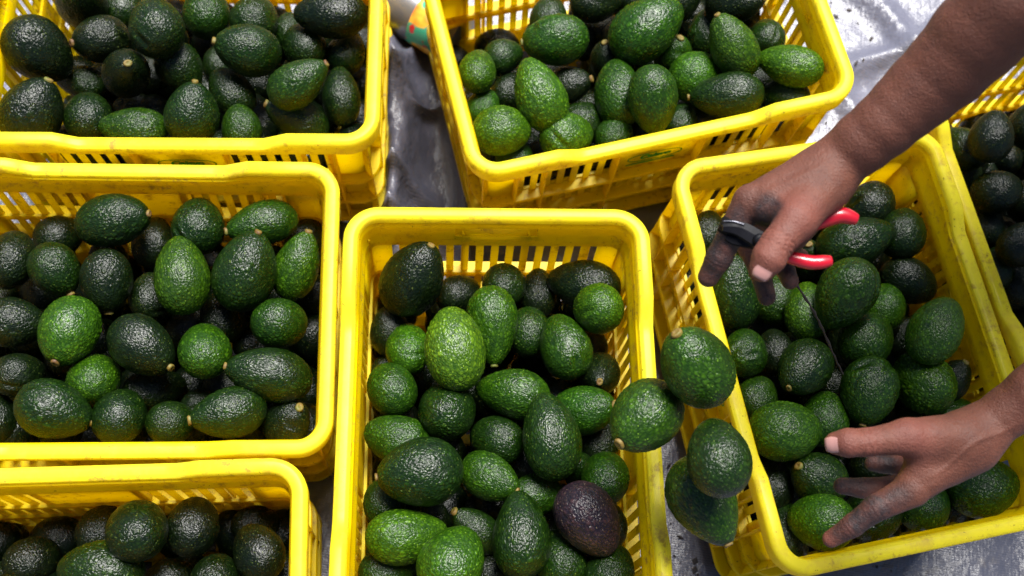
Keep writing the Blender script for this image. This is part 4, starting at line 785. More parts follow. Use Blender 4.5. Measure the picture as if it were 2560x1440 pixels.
# ------------------------------------------------------------------ avocados
def avocado_mesh(seed, k, lump, dent):
    rng = np.random.RandomState(seed); nu, nv = 200, 130
    th = np.linspace(0, math.pi, nv)[:, None]; ph = np.linspace(0, 2 * math.pi, nu, endpoint=False)[None, :]
    cz = np.cos(th) + 0 * ph; sz = np.sin(th) + 0 * ph
    prof = sz * (1 - k * cz - k * .35 * (cz ** 2 - .3)) ; prof = prof / prof.max()
    D = np.stack([sz * np.cos(ph), sz * np.sin(ph), cz], -1)
    def lf(fr, n, s):
        z = 0
        r2 = np.random.RandomState(s)
        for _ in range(n):
            q = r2.normal(size=3); q /= np.linalg.norm(q); z = z + np.sin((D @ q) * fr * r2.uniform(.6, 1.4) + r2.uniform(0, 6.28))
        return z / n
    rad = 1 + lump * lf(2.6, 6, seed + 1) + .012 * lf(6, 8, seed + 2)
    for _ in range(dent):
        q = rng.normal(size=3); q /= np.linalg.norm(q); t = rng.normal(size=3); t -= q * (t @ q); t /= np.linalg.norm(t); s = np.cross(q, t)
        a = D @ t; b = D @ s; w = (D @ q) > 0
        rad = rad - w * .085 * np.exp(-(a / rng.uniform(.10, .18)) ** 2 - (b / rng.uniform(.3, .55)) ** 2)
        rad = rad + w * .028 * np.exp(-((a - .22) / .05) ** 2 - (b / .35) ** 2)
    # pebbling
    pts = rng.normal(size=(950, 3)); pts /= np.linalg.norm(pts, axis=1)[:, None]
    Dn = D.reshape(-1, 3).astype(np.float32); H = np.zeros(len(Dn), np.float32)
    pw = rng.uniform(.3, 1, 950).astype(np.float32); P = pts.astype(np.float32)
    for i in range(0, len(Dn), 4000):
        d2 = 2 - 2 * (Dn[i:i + 4000] @ P.T); j = np.argpartition(d2, 1, axis=1)[:, :2]
        dd = np.sqrt(np.maximum(np.take_along_axis(d2, j, 1), 0)); o = np.argsort(dd, 1)
        dd = np.take_along_axis(dd, o, 1); j = np.take_along_axis(j, o, 1)
        H[i:i + 4000] = np.clip((dd[:, 1] - dd[:, 0]) / .105, 0, 1) ** .75 * (.45 + .55 * pw[j[:, 0]])
    H = H.reshape(nv, nu); am = np.clip(.75 + .8 * lf(3.2, 5, seed + 7), .15, 1.2)
    rad = rad + .034 * H * am * np.clip(sz * 3, 0, 1)
    cen = 0.0
    neck = .06 * np.exp(-((cz - 1) / .02))
    X = D[..., 0] / np.maximum(sz, 1e-6) * prof * rad; Y = D[..., 1] / np.maximum(sz, 1e-6) * prof * rad
    Z = cz * (1 + (rad - 1) * .6) - .055 * np.exp((cz - 1) / .010)
    # slight bend
    X = X + .05 * (Z ** 2 - .4) * rng.uniform(-1, 1.6)
    V = np.stack([X, Y, Z], -1).reshape(-1, 3)
    F = [(j * nu + i, (j + 1) * nu + i, (j + 1) * nu + (i + 1) % nu, j * nu + (i + 1) % nu) for j in range(1, nv - 2) for i in range(nu)]
    top = np.array([X[0].mean(), Y[0].mean(), Z[0, 0]]); bot = np.array([X[-1].mean(), Y[-1].mean(), Z[-1, 0]])
    V = np.vstack([V, top, bot]); a, b = len(V) - 2, len(V) - 1
    F += [(a, nu + i, nu + (i + 1) % nu) for i in range(nu)] + [(b, (nv - 2) * nu + (i + 1) % nu, (nv - 2) * nu + i) for i in range(nu)]
    me = bpy.data.meshes.new('avocado'); me.from_pydata(V.tolist(), [], F); at = me.attributes.new('pebble', 'FLOAT', 'POINT'); at.data.foreach_set('value', np.append(H.ravel(), [.5, .5]).astype(np.float32)); me.polygons.foreach_set('use_smooth', [True] * len(me.polygons))
    me.materials.append(MA); me['sx'] = float(top[0]); me['sy'] = float(top[1]); return me
AM = [avocado_mesh(11, .10, .015, 0), avocado_mesh(23, .16, .03, 1), avocado_mesh(37, .17, .02, 0), avocado_mesh(41, .08, .035, 1), avocado_mesh(59, .14, .02, 0), avocado_mesh(67, .12, .03, 2)]
PEAR = [avocado_mesh(71, .25, .02, 0), avocado_mesh(83, .20, .03, 0)]
def stem_mesh(seed):
    rng = random.Random(seed); V = []; F = []; n = 14
    prof = [(.0, -.6), (1.0, -.6), (.92, -.1), (1.05, .35), (.85, .62), (.45, .60), (.3, .50), (0, .52)]
    for i, (r, z) in enumerate(prof):
        for k in range(n):
            a = 2 * math.pi * k / n; q = r * (1 + .12 * math.sin(2 * a + seed) + .06 * rng.uniform(-1, 1)); V.append((q * math.cos(a), q * math.sin(a), z + .06 * rng.uniform(-1, 1)))
    for i in range(len(prof) - 1):
        for k in range(n): F.append((i * n + k, i * n + (k + 1) % n, (i + 1) * n + (k + 1) % n, (i + 1) * n + k))
    me = bpy.data.meshes.new('stem'); me.from_pydata(V, [], F); me.polygons.foreach_set('use_smooth', [True] * len(me.polygons)); me.materials.append(MS); return me
SM = [stem_mesh(1), stem_mesh(2), stem_mesh(3)]
COLS = {'K': (.0020, .0068, .0012), 'D': (.0042, .0180, .0010), 'M': (.0100, .041, .0012), 'G': (.0185, .064, .0018), 'L': (.036, .094, .004), 'P': (.017, .009, .019)}
GR = {'A': 'avocados in the upper-left crate', 'B': 'avocados in the middle-left crate', 'C': 'avocados in the central crate', 'T': 'avocados in the top-centre crate', 'D': 'avocados in the crate below the hands', 'E': 'avocados in the far-right crate', 'F': 'avocados in the lower-left crate', 'X': 'falling avocados'}
rng = random.Random(5)
for i, (cr, loc, ax, rw, rl, col, st, label) in enumerate(AVOCADOS):
    ratio = rl / rw
    me = rng.choice(PEAR) if ratio > 1.47 else rng.choice(AM)
    if cr == 'X' and 'pear' in label: me = PEAR[0]
    if col == 'P': me = AM[2]
    o = bpy.data.objects.new('avocado', me); link(o)
    q = Vector(ax).to_track_quat('Z', 'Y') @ Quaternion((0, 0, 1), rng.uniform(0, 6.28))
    if cr == 'X' : q = Vector(ax).to_track_quat('Z', 'Y')
    rx = rng.uniform(.97, 1.03)
    o.matrix_world = Matrix.LocRotScale(Vector(loc), q, Vector((rw * rx, rw / rx, rl)))
    c = COLS[col]; j = rng.uniform(.82, 1.22) * {'A': .78, 'B': .95, 'F': .42, 'E': .9, 'T': 1.15, 'C': 1.1}.get(cr, 1.0); hx = rng.uniform(.88, 1.15)  # per-crate tone; the dimmer light at lower left is painted into the skins
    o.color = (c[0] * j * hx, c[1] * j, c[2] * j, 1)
    props(o, label, 'avocado', GR[cr])
    if st:
        s = bpy.data.objects.new('stem', SM[i % 3]); link(s, o)
        k = .0048 * rng.uniform(.85, 1.15)
        s.matrix_basis = Matrix.Translation((me['sx'], me['sy'], .975)) @ Matrix.Diagonal((k / rw, k / rw, k * 1.1 / rl, 1))
# avocados lower down, skins coloured near black to deepen the shade in the gaps
GN = {'A': 'upper-left', 'B': 'middle-left', 'C': 'central', 'T': 'top-centre', 'D': 'hands', 'E': 'far-right', 'F': 'lower-left'}
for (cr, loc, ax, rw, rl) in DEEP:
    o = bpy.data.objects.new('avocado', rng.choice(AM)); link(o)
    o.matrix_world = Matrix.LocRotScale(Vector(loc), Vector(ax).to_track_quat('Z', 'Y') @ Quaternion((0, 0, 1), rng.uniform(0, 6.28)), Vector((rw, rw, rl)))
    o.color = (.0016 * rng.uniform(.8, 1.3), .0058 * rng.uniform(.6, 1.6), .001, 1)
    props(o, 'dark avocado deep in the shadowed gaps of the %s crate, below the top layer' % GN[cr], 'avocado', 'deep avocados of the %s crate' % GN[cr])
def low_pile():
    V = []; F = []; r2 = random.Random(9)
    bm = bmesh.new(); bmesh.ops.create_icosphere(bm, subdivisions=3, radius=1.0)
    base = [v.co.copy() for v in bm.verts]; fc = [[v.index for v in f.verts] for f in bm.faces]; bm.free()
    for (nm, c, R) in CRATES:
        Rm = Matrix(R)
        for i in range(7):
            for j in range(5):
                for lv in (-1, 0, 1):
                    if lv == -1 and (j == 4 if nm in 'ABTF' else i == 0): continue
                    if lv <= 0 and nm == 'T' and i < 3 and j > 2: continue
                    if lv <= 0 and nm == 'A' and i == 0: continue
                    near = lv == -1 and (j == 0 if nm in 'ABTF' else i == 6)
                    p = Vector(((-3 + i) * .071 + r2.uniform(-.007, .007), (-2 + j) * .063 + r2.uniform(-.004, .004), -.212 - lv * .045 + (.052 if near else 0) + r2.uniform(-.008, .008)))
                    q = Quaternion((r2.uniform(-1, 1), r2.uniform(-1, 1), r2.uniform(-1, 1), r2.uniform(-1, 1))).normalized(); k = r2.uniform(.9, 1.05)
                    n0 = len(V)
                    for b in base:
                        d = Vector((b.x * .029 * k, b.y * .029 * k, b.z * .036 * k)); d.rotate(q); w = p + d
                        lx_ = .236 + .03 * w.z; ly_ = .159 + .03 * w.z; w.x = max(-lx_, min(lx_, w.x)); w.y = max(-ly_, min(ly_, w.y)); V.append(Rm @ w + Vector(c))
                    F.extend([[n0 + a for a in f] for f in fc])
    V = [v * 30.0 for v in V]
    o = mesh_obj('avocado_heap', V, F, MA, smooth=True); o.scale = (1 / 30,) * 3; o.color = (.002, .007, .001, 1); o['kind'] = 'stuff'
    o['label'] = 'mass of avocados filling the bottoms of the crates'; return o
low_pile()

# ------------------------------------------------------------------ implicit surface mesher for the person
def sd_cone(P, a, b, ra, rb):
    a = np.asarray(a, np.float32); b = np.asarray(b, np.float32); ba = b - a; l2 = float(ba @ ba)
    t = np.clip(((P - a) @ ba) / max(l2, 1e-9), 0, 1)
    d = np.linalg.norm(P - a - t[..., None] * ba, axis=-1)
    return d - (ra + (rb - ra) * t)
def smin(a, b, k):
    h = np.maximum(k - np.abs(a - b), 0) / k
    return np.minimum(a, b) - h * h * k * .25
def surface(groups, cell, pad, kk):
    """groups: list of (inner k, join k, [(a, b, ra, rb)]); later groups are smooth-joined to the earlier ones"""
    pts = np.array([p for g in groups for s in g[2] for p in (s[0], s[1])]); rm = max(max(s[2], s[3]) for g in groups for s in g[2])
    lo = pts.min(0) - rm - pad; hi = pts.max(0) + rm + pad
    n = np.ceil((hi - lo) / cell).astype(int) + 1
    D = np.full(n, 1.0, np.float32); ax = [lo[i] + cell * np.arange(n[i], dtype=np.float32) for i in range(3)]
    def box(seg, m):
        a, b, ra, rb = seg; r = max(ra, rb) + m
        l = np.maximum(np.floor((np.minimum(a, b) - r - lo) / cell).astype(int), 0); h = np.minimum(np.ceil((np.maximum(a, b) + r - lo) / cell).astype(int) + 1, n)
        return tuple(slice(int(l[i]), int(h[i])) for i in range(3))
    for (ki, kj, segs) in groups:
        G = np.full(n, 1.0, np.float32) if len(segs) > 1 else None
        mm = max(ki, kj) + 3 * cell
        G = np.full(n, 1.0, np.float32)
        for s in segs:
            s = (np.asarray(s[0]), np.asarray(s[1]), s[2], s[3]); bx = box(s, mm)
            P = np.stack(np.meshgrid(*[ax[i][bx[i]] for i in range(3)], indexing='ij'), -1).astype(np.float32)
            G[bx] = smin(G[bx], sd_cone(P, *s), ki)
        D = smin(D, G, kj)
    # surface nets
    ins = D < 0
    nx, ny, nz = D.shape
    c = np.zeros((nx - 1, ny - 1, nz - 1), np.int8)
    for i in (0, 1):
        for j in (0, 1):
            for k in (0, 1): c += ins[i:nx - 1 + i, j:ny - 1 + j, k:nz - 1 + k]
    act = np.argwhere((c > 0) & (c < 8)); idx = -np.ones(c.shape, np.int64); idx[tuple(act.T)] = np.arange(len(act))
    acc = np.zeros((len(act), 3)); cnt = np.zeros(len(act))
    corners = [(i, j, k) for i in (0, 1) for j in (0, 1) for k in (0, 1)]
    for a in corners:
        for d in range(3):
            if a[d] == 0:
                b = list(a); b[d] = 1
                va = D[act[:, 0] + a[0], act[:, 1] + a[1], act[:, 2] + a[2]]; vb = D[act[:, 0] + b[0], act[:, 1] + b[1], act[:, 2] + b[2]]
                m = (va < 0) != (vb < 0); t = np.where(m, va / np.where(m, va - vb, 1), 0)
                p = np.array(a, float)[None, :].repeat(len(act), 0); p[:, d] += t
                acc[m] += p[m]; cnt[m] += 1
    V = lo + cell * (act + acc / cnt[:, None])
    F = []
    for d in range(3):
        e = [slice(None)] * 3; f = [slice(None)] * 3; e[d] = slice(0, -1); f[d] = slice(1, None)
        o1, o2 = [q for q in range(3) if q != d]
        s0 = ins[tuple(e)]; s1 = ins[tuple(f)]; cr = np.argwhere(s0 != s1)
        cr = cr[(cr[:, o1] > 0) & (cr[:, o2] > 0) & (cr[:, o1] < n[o1] - 1) & (cr[:, o2] < n[o2] - 1)]
        def id_(da, db):
            q = cr.copy(); q[:, o1] -= da; q[:, o2] -= db; return idx[q[:, 0], q[:, 1], q[:, 2]]
        quad = np.stack([id_(1, 1), id_(0, 1), id_(0, 0), id_(1, 0)], 1)
        flip = s0[tuple(cr.T)] if d != 1 else ~s0[tuple(cr.T)]
        quad[~flip] = quad[~flip][:, ::-1]
        F.append(quad)
    F = np.vstack(F); F = F[(F >= 0).all(1)]
    return V, F
def segs(ch): return [(ch[i][0], ch[i + 1][0], ch[i][1], ch[i + 1][1]) for i in range(len(ch) - 1)]
PV = []; PF = []; off = 0
for side in ('right', 'left'):
    h = HANDS[side]
    pal = h['palm']; pseg = [(pal[i][0], pal[i + 1][0], pal[i][1], pal[i + 1][1]) for i in range(0, len(pal), 2)]
    # knuckles and wrist bone as small swellings
    extra = [(f[0][0], f[1][0], f[0][1] * 1.04, f[1][1] * .8) for f in h['fingers'][:0]]
    groups = [(.004, .02, segs(h['arm'][:(11 if side == 'right' else 6)])), (.010, .014, pseg), (.010, .012, segs(h['web']))]
    groups.append((.005, .012, segs(h['thumb'])))
    for f in h['fingers']: groups.append((.004, .0045, segs(f)))
    V, F = surface(groups, .0013, .008, .01)
    F = F + off; off += len(V); PV.append(V); PF.append(F)
NH = off
# rest of the body, leaning in from the upper right, outside the picture
R_sh, L_sh = (.57, .90, .97), (.82, .66, .86)
rel = HANDS['right']['arm'][-1][0]; lel = HANDS['left']['arm'][-1][0]
hipR, hipL = (1.02, 1.16, .86), (1.16, .96, .84)
body = [(.05, .05, [(R_sh, (.98, 1.10, .88), .075, .10), (L_sh, (1.10, .98, .86), .075, .10), ((.76, .84, .93), (1.04, 1.06, .86), .13, .12), (R_sh, L_sh, .065, .065)]),
        (.02, .03, [(rel, R_sh, .042, .055), (HANDS['right']['arm'][-2][0], rel, .0408, .043)]), (.02, .03, [(lel, L_sh, .041, .055), (HANDS['left']['arm'][-2][0], lel, .0308, .040)]),
        (.03, .03, [((0.690, 0.800, 0.950), (0.510, 0.720, 1.040), .058, .055)]),
        (.03, .025, [((0.480, 0.700, 1.110), (0.445, 0.645, 1.150), .088, .080), ((0.430, 0.650, 1.080), (0.415, 0.630, 1.070), .062, .050)]),
        (.008, .012, [((0.395, 0.590, 1.135), (0.380, 0.578, 1.112), .008, .013)]),
        (.006, .01, [((0.515, 0.635, 1.100), (0.522, 0.630, 1.130), .009, .012)]), (.006, .01, [((0.405, 0.730, 1.120), (0.400, 0.738, 1.150), .009, .012)]),
        (.04, .05, [(hipR, (1.0, 1.24, .46), .085, .058), ((1.0, 1.24, .46), (1.10, 1.32, .09), .055, .036)]),
        (.04, .05, [(hipL, (1.22, 1.0, .46), .085, .058), ((1.22, 1.0, .46), (1.32, 1.08, .09), .055, .036)])]
V, F = surface(body, .008, .02, .02); PV.append(V); PF.append(F + off)
PV = np.vstack(PV); PF = np.vstack(PF)
person = mesh_obj('person', PV, PF, MSK, smooth=True)
props(person, 'person reaching in from the upper right with bare brown arms, red-handled clippers in one hand', 'person')
st = np.zeros(len(PV)); rd = np.zeros(len(PV))
nzv = np.array([mnoise.noise(Vector(p) * 55) for p in PV[:NH]])
for (c, r, k) in STAINS:
    d = np.linalg.norm(PV[:NH] - np.array(c), axis=1) / r + .35 * nzv
    st[:NH] = np.maximum(st[:NH], k * np.clip((1.35 - d) * 1.6, 0, 1))
for side in ('right', 'left'):
    for ch in [HANDS[side]['thumb']] + HANDS[side]['fingers']:
        for (p, r) in ch[1:]:
            rd[:NH] = np.maximum(rd[:NH], np.exp(-(np.linalg.norm(PV[:NH] - np.array(p), axis=1) / (r * 1.3)) ** 2))
for nm, arr in (('stain', st), ('redness', rd)):
    a = person.data.attributes.new(nm, 'FLOAT', 'POINT'); a.data.foreach_set('value', arr.astype(np.float32))
# skin folds across the thumb joints and a few raised veins, pushed into the mesh
Vn = np.zeros((len(PV), 3)); person.data.vertices.foreach_get('co', Vn.ravel()); co = PV.copy()
nor = np.array([v.normal[:] for v in person.data.vertices])
vd = np.array(VIEWD)
for side in ('right', 'left'):
    th = HANDS[side]['thumb']; p1, p2, p3 = [np.array(th[i][0]) for i in (1, 2, 3)]
    ax_ = (p3 - p1) / np.linalg.norm(p3 - p1)
    s = (co - p2) @ ax_; rr = np.linalg.norm(co - p2, axis=1)
    m = (rr < .022) & ((nor @ vd) > .1)
    wob = .0009 * np.sin(co[:, 0] * 900)
    dep = sum(np.exp(-((s - o + wob) / .0011) ** 2) for o in (-.0055, -.002, .0015, .005))
    co -= nor * (np.where(m, dep, 0) * .0011)[:, None]
    for f in HANDS[side]['fingers']:
        for k in (1, 2):
            pa, pb = np.array(f[k][0]), np.array(f[k + 1][0]); axf = (pb - np.array(f[k - 1][0])); axf /= np.linalg.norm(axf)
            s = (co - pa) @ axf; rr = np.linalg.norm(co - pa, axis=1)
            co -= nor * (np.where(rr < f[k][1] * 1.7, np.exp(-((s) / .0011) ** 2) + np.exp(-((s - .0035) / .0011) ** 2), 0) * .0005)[:, None]
# forearm: flatter cross-section cues, tendons and a vein
def ridge(a, b, r, h, wv=0.0):
    global co
    a = np.array(a); b = np.array(b); d = b - a; t = np.clip(((co - a) @ d) / (d @ d), 0, 1); q = a + t[:, None] * d
    side_ = np.cross(d / np.linalg.norm(d), vd); q = q + side_ * (wv * np.sin(t * 9))[:, None]
    dv = co - q; dv = dv - vd * (dv @ vd)[:, None]; dist = np.linalg.norm(dv, axis=1)
    env = np.sin(np.clip(t, 0, 1) * math.pi) ** .6
    co = co + nor * (np.where((nor @ vd) > 0, h * env * np.exp(-(dist / r) ** 2), 0))[:, None]
ar = HANDS['right']['arm']; al = HANDS['left']['arm']; hr = HANDS['right']; hl = HANDS['left']
up_ = np.array(CAM_AXES[1])
def sh(p, k): return np.array(p) + up_ * k
ridge(sh(ar[2][0], .008), sh(ar[9][0], .016), .0032, .0020, .004)
ridge(sh(ar[3][0], -.004), sh(ar[10][0], -.004), .0034, .0018, .005)
ridge(sh(ar[5][0], -.012), sh(ar[9][0], -.018), .0045, .0016, .003)
ridge(sh(ar[4][0], .004), sh(ar[7][0], -.012), .0022, .0012, .003)
ridge(hr['thumb'][2][0], sh(ar[1][0], .004), .0036, .0020)
ridge(hr['fingers'][0][0][0], sh(ar[1][0], .012), .0034, .0020)
ridge(sh(hr['thumb'][1][0], .012), sh(ar[3][0], .008), .0024, .0014, .003)
ridge(hl['thumb'][1][0], sh(al[1][0], .008), .0036, .0020)
ridge(hl['fingers'][0][0][0], sh(al[1][0], -.006), .0038, .0018)
ridge(sh(hl['palm'][1][0], .01), sh(al[3][0], -.004), .0026, .0014, .004)
ridge(sh(al[2][0], .004), sh(al[5][0], -.002), .0030, .0014, .003)
person.data.vertices.foreach_set('co', co.astype(np.float32).ravel()); person.data.update()
# fingernails
def nail(p0, p1, side_p, w, l):
    p0 = Vector(p0); d = (Vector(p1) - p0).normalized(); V = []; F = []; n, m = 9, 9
    vd_ = Vector(VIEWD); s = d.cross(vd_).normalized(); up = s.cross(d).normalized()
    if up.dot(vd_) < 0: up = -up
    for i in range(n):
        u = -1 + 2 * i / (n - 1)
        for j in range(m):
            a = -1 + 2 * j / (m - 1)
            ww = w * (1 - .10 * max(u, -1) ** 2 - (.35 * max(0, -u - .45) ** 1.2) - .25 * max(0, u - .5) ** 1.3)
            V.append(p0 + d * (-u * l + 0) + s * (a * ww) + up * (-(a * a) * w * .38 - .0006 * u * u))
    F = [(i * m + j, i * m + j + 1, (i + 1) * m + j + 1, (i + 1) * m + j) for i in range(n - 1) for j in range(m - 1)]
    return V, F
def place_nail(ch, w, l, back, lift):
    a = Vector(ch[-1][0]); b = Vector(ch[-2][0]); r0, r1 = ch[-1][1], ch[-2][1]; L = (b - a).length; d = (b - a) / L; vd_ = Vector(VIEWD)
    up = (vd_ - d * vd_.dot(d)).normalized(); s_ = d.cross(up).normalized(); V = []; n, m = 13, 11
    for i in range(n):
        u = -1 + 2 * i / (n - 1); q = back + u * l
        rr = r0 + (r1 - r0) * max(0, min(1, q / L))
        if q < 0: rr = math.sqrt(max(r0 * r0 - q * q * .6, 1e-8))
        ww = w * (1 - .30 * max(0, -u - .2) ** 1.6 - .28 * max(0, u - .3) ** 1.5)
        for j in range(m):
            t = (-1 + 2 * j / (m - 1)) * ww / rr * 1.05
            rad = rr + lift - (.0010 if abs(-1 + 2 * j / (m - 1)) > .95 or i in (0, n - 1) else 0)
            V.append(a + d * q + up * (math.cos(t) * rad) + s_ * (math.sin(t) * rad))
    F = [(i * m + j, i * m + j + 1, (i + 1) * m + j + 1, (i + 1) * m + j) for i in range(n - 1) for j in range(m - 1)]
    mesh_obj('fingernail', V, F, MNAIL, person, True)
place_nail(HANDS['right']['thumb'], .0085, .0075, -.0010, .0010)
place_nail(HANDS['left']['thumb'], .0080, .0080, -.0005, .0010)
place_nail(HANDS['right']['fingers'][1], .0050, .0055, .002, .0004) if False else None
# clothes, hair, shoes, eyes
def cloth(name, groups, mat, cell=.009):
    V, F = surface(groups, cell, .02, .02); return mesh_obj(name, V, F, mat, person, True)
mid = lambda a, b, t: tuple(a[i] + (b[i] - a[i]) * t for i in range(3))
cloth('shirt', [(.05, .05, [(R_sh, (.96, 1.08, .89), .088, .112), (L_sh, (1.08, .96, .87), .088, .112), ((.76, .84, .93), (1.02, 1.04, .87), .146, .134), (R_sh, L_sh, .078, .078)]), (.02, .03, [(mid(R_sh, rel, .62), R_sh, .058, .072)]), (.02, .03, [(mid(L_sh, lel, .62), L_sh, .058, .072)])], MSHIRT)
cloth('trousers', [(.05, .05, [(hipR, (1.0, 1.24, .46), .112, .078), ((1.0, 1.24, .46), (1.09, 1.31, .13), .076, .056), (hipL, (1.22, 1.0, .46), .112, .078), ((1.22, 1.0, .46), (1.31, 1.07, .13), .076, .056), (hipR, hipL, .115, .115)])], MTROU)
cloth('shoe', [(.02, .02, [((1.12, 1.34, .05), (1.00, 1.26, .035), .045, .036)])], MSHOE)
cloth('shoe', [(.02, .02, [((1.34, 1.10, .05), (1.22, 1.02, .035), .045, .036)])], MSHOE)
cloth('hair', [(.03, .03, [((.495, .715, 1.135), (.47, .68, 1.17), .094, .086)])], MHAIR)
for e in ((.435, .580, 1.150), (.375, .645, 1.150)):
    bm = bmesh.new(); bmesh.ops.create_uvsphere(bm, u_segments=16, v_segments=10, radius=.012); me = bpy.data.meshes.new('eye'); bm.to_mesh(me); bm.free(); me.materials.append(MNAIL); share('eye', me, person, e)

# ------------------------------------------------------------------ clippers held in the right hand
clip = bpy.data.objects.new('hand_clippers', None); link(clip); clip.location = CLIP['pivot']; clip.empty_display_size = .02
props(clip, 'black steel clippers with two red rubber grips gripped in the stained hand', 'clippers')
off_ = -Vector(CLIP['pivot'])
def part_tube(name, pts, rads, mat, n=6, seg=14):
    P = bez(pts, n); m = len(P); R_ = [rads[0] + (rads[-1] - rads[0]) * i / (m - 1) if len(rads) == 2 else float(np.interp(i / (m - 1), np.linspace(0, 1, len(rads)), rads)) for i in range(m)]
    return link(bpy.data.objects.new(name, tube_mesh(name, [p + off_ for p in P], R_, mat, seg)), clip)
def blade(name, pts, w, th, mat):
    P = bez(pts, 6); V = []; F = []; vd_ = Vector(VIEWD); m = len(P)
    for i, p in enumerate(P):
        t = (P[min(i + 1, m - 1)] - P[max(i - 1, 0)]).normalized(); s = t.cross(vd_).normalized(); k = w * (1 - .55 * (i / (m - 1)) ** 2)
        for (a, b) in ((-1, -.4), (-.8, .6), (.2, 1), (1, .3), (1, -.4), (0, -1)): V.append(p + off_ + s * (a * k) + vd_ * (b * th))
    for i in range(m - 1):
        for k in range(6): F.append((i * 6 + k, i * 6 + (k + 1) % 6, (i + 1) * 6 + (k + 1) % 6, (i + 1) * 6 + k))
    F.append(tuple(range(6))[::-1]); F.append(tuple((m - 1) * 6 + k for k in range(6)))
    return mesh_obj(name, V, F, mat, clip)
blade('blade', CLIP['blade1'], .0080, .0022, MSTEEL)
blade('blade', CLIP['blade2'], .0075, .0022, MSTEEL)
e1 = [tuple(np.array(p) + np.array(VIEWD) * .0016 + np.array(CAM_AXES[1]) * .0056) for p in CLIP['blade1'][1:]]
part_tube('blade_edge', e1, [.0011, .0007], MSHINE)
pv = tube_mesh('pivot_bolt', [Vector((0, 0, 0)) - Vector(VIEWD) * .006, Vector(VIEWD) * .005, Vector(VIEWD) * .0062], [.0058, .0055, .0035], MSTEEL, 12); link(bpy.data.objects.new('pivot_bolt', pv), clip)
tp = Vector(VIEWD) * .0068 + Vector(CAM_AXES[0]) * .001; link(bpy.data.objects.new('pivot_screw', tube_mesh('pivot_screw', [tp, tp + Vector(VIEWD) * .0012], [.0028, .0022], MSHINE, 10)), clip)
part_tube('tang', CLIP['h1'][:3], [.005, .0045], MSTEEL); part_tube('tang', CLIP['h2'][:3], [.005, .0045], MSTEEL)
h1 = part_tube('red_grip', CLIP['h1'][2:], [.0062, .0072, .0078, .0078, .0070, .0050], MRED, 8, 18)
h2 = part_tube('red_grip', CLIP['h2'][2:], [.0056, .0062, .0064, .0062, .0046], MRED, 8, 18)
a, b = Vector(CLIP['spring'][0]), Vector(CLIP['spring'][1]); d = (b - a); n1 = d.orthogonal().normalized(); n2 = d.normalized().cross(n1)
part_tube('spring', [a + d * (i / 80) + (n1 * math.cos(i * .75) + n2 * math.sin(i * .75)) * .0042 for i in range(80)], [.0007, .0007], MSTEEL, 1, 6)
# tape round the first finger joint
ix = HANDS['right']['fingers'][0]; A_ = Vector(ix[1][0]); d = (Vector(ix[2][0]) - Vector(ix[0][0])).normalized()
tp = tube_mesh('finger_tape', [A_ - d * .011, A_ - d * .0105, A_ + d * .004, A_ + d * .0045], [ix[1][1] * .99, ix[1][1] * 1.10, ix[1][1] * 1.06, ix[1][1] * .95], MBLACK, 28)
o = link(bpy.data.objects.new('finger_tape', tp)); props(o, 'black tape wrapped round the index finger beside the clipper jaws', 'tape')

# ------------------------------------------------------------------ twig among the avocados
P = bez(TWIG, 5); tw = link(bpy.data.objects.new('twig', tube_mesh('twig', [p + Vector((.0004 * math.sin(i * 1.9), .0004 * math.cos(i * 2.3), 0)) for i, p in enumerate(P)], [.0013 + .0004 * math.sin(i * 1.3) if i < len(P) - 6 else .0009 for i in range(len(P))], MTWIG, 8)))
props(tw, 'thin dark dry twig lying across avocados below the clipper hand', 'twig')

# ------------------------------------------------------------------ preserve jar lying between the two top crates
def mat_label():
    B = NB('jar_label_print'); v = B.coords(False); b = B.b
    sp = B.n('ShaderNodeSeparateXYZ'); B.l(v, sp.inputs[0])
    n = B.tex(v, 26, 3, .6); base = B.ramp(n.outputs[0], [(.35, (.62, .16, .02)), (.55, (.80, .42, .04)), (.7, (.85, .6, .12))]).outputs[0]
    g = B.ramp(B.tex(v, 19, 2).outputs[0], [(.50, (0, 0, 0)), (.54, (1, 1, 1))]).outputs[0]
    base = B.mix(g, base, (.05, .33, .20)); r = B.ramp(B.tex(v, 34, 2).outputs[0], [(.60, (0, 0, 0)), (.63, (1, 1, 1))]).outputs[0]
    base = B.mix(r, base, (.55, .02, .03)); B.l(base, b.inputs['Base Color']); b.inputs['Roughness'].default_value = .35; return B.m
jar = bpy.data.objects.new('drink_can', None); link(jar); jar.location = (JAR[0], JAR[1], .052); jar.rotation_euler = (math.radians(8), 0, math.radians(-24))
props(jar, 'silver tin with an orange and green label standing between the two top crates', 'tin')
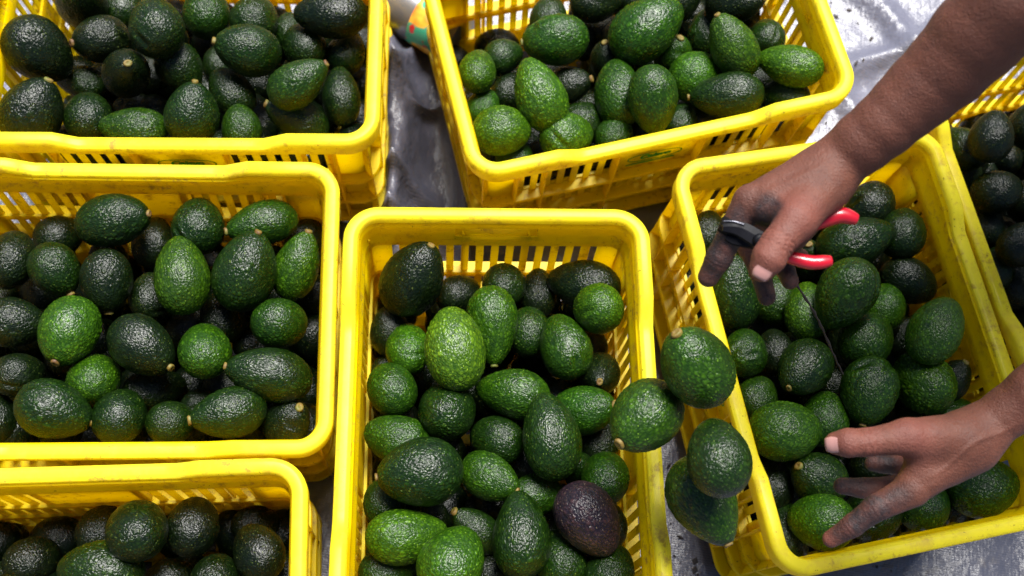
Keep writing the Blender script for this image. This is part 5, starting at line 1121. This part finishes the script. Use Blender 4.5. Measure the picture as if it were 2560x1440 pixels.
def lathe(name, prof, mat, parent, n=64):
    V = []; F = []
    for (x, r) in prof:
        for k in range(n): a = 2 * math.pi * k / n; V.append((x, r * math.cos(a), r * math.sin(a)))
    for i in range(len(prof) - 1):
        for k in range(n): F.append((i * n + k, i * n + (k + 1) % n, (i + 1) * n + (k + 1) % n, (i + 1) * n + k))
    F.append(tuple(range(n))[::-1]); F.append(tuple((len(prof) - 1) * n + k for k in range(n)))
    o = mesh_obj(name, V, F, mat, parent, True); e = o.modifiers.new('e', 'EDGE_SPLIT'); e.split_angle = math.radians(40); return o
MTIN = mat_simple('tin_metal', (.22, .22, .24), .35, 60, .0004, metal=.7, var=.15)
lathe('body', [(-.045, .044), (-.044, .048), (-.040, .049), (-.034, .0475), (-.030, .049), (-.025, .0475), (-.021, .049), (-.016, .0478), (-.008, .0490), (-.003, .0478), (.07, .0478), (.078, .049), (.08, .046)], MTIN, jar)
lathe('label', [(.004, .0484), (.0045, .0488), (.066, .0488), (.0665, .0484)], mat_label(), jar)

# ------------------------------------------------------------------ bits of leaf and soil on the tarpaulin
def debris():
    r2 = random.Random(21); V = []; F = []
    tarp_o = bpy.data.objects['tarpaulin']; tv = np.array([v.co[:] for v in tarp_o.data.vertices])
    spots = [(.27, .12, .05), (.24, .20, .04), (.45, 1.0, .12), (.35, 1.15, .1), (.5, .1, .12), (-.1, -.05, .06), (.3, 0, .08)]
    for k in range(420):
        cx, cy, sd = r2.choice(spots); x, y = r2.gauss(cx, sd), r2.gauss(cy, sd)
        z = tv[np.argmin((tv[:, 0] - x) ** 2 + (tv[:, 1] - y) ** 2), 2] + .0015
        a = r2.uniform(0, 6.28); L = r2.choice([.0015, .002, .003, .006]); w = L * r2.uniform(.4, .8); h = r2.uniform(.0006, .0016)
        n0 = len(V); c, s_ = math.cos(a), math.sin(a)
        for (u, v, q) in ((-L, 0, 0), (0, -w, 0), (L, 0, 0), (0, w, 0), (0, 0, h), (0, 0, -h)): V.append((x + u * c - v * s_, y + u * s_ + v * c, z + q))
        F.extend([[n0 + i for i in t] for t in ((0, 1, 4), (1, 2, 4), (2, 3, 4), (3, 0, 4), (1, 0, 5), (2, 1, 5), (3, 2, 5), (0, 3, 5))])
    o = mesh_obj('leaf_litter', V, F, MTWIG); o['kind'] = 'stuff'; o['label'] = 'crumbs of soil and leaf scattered on the tarpaulin'
debris()
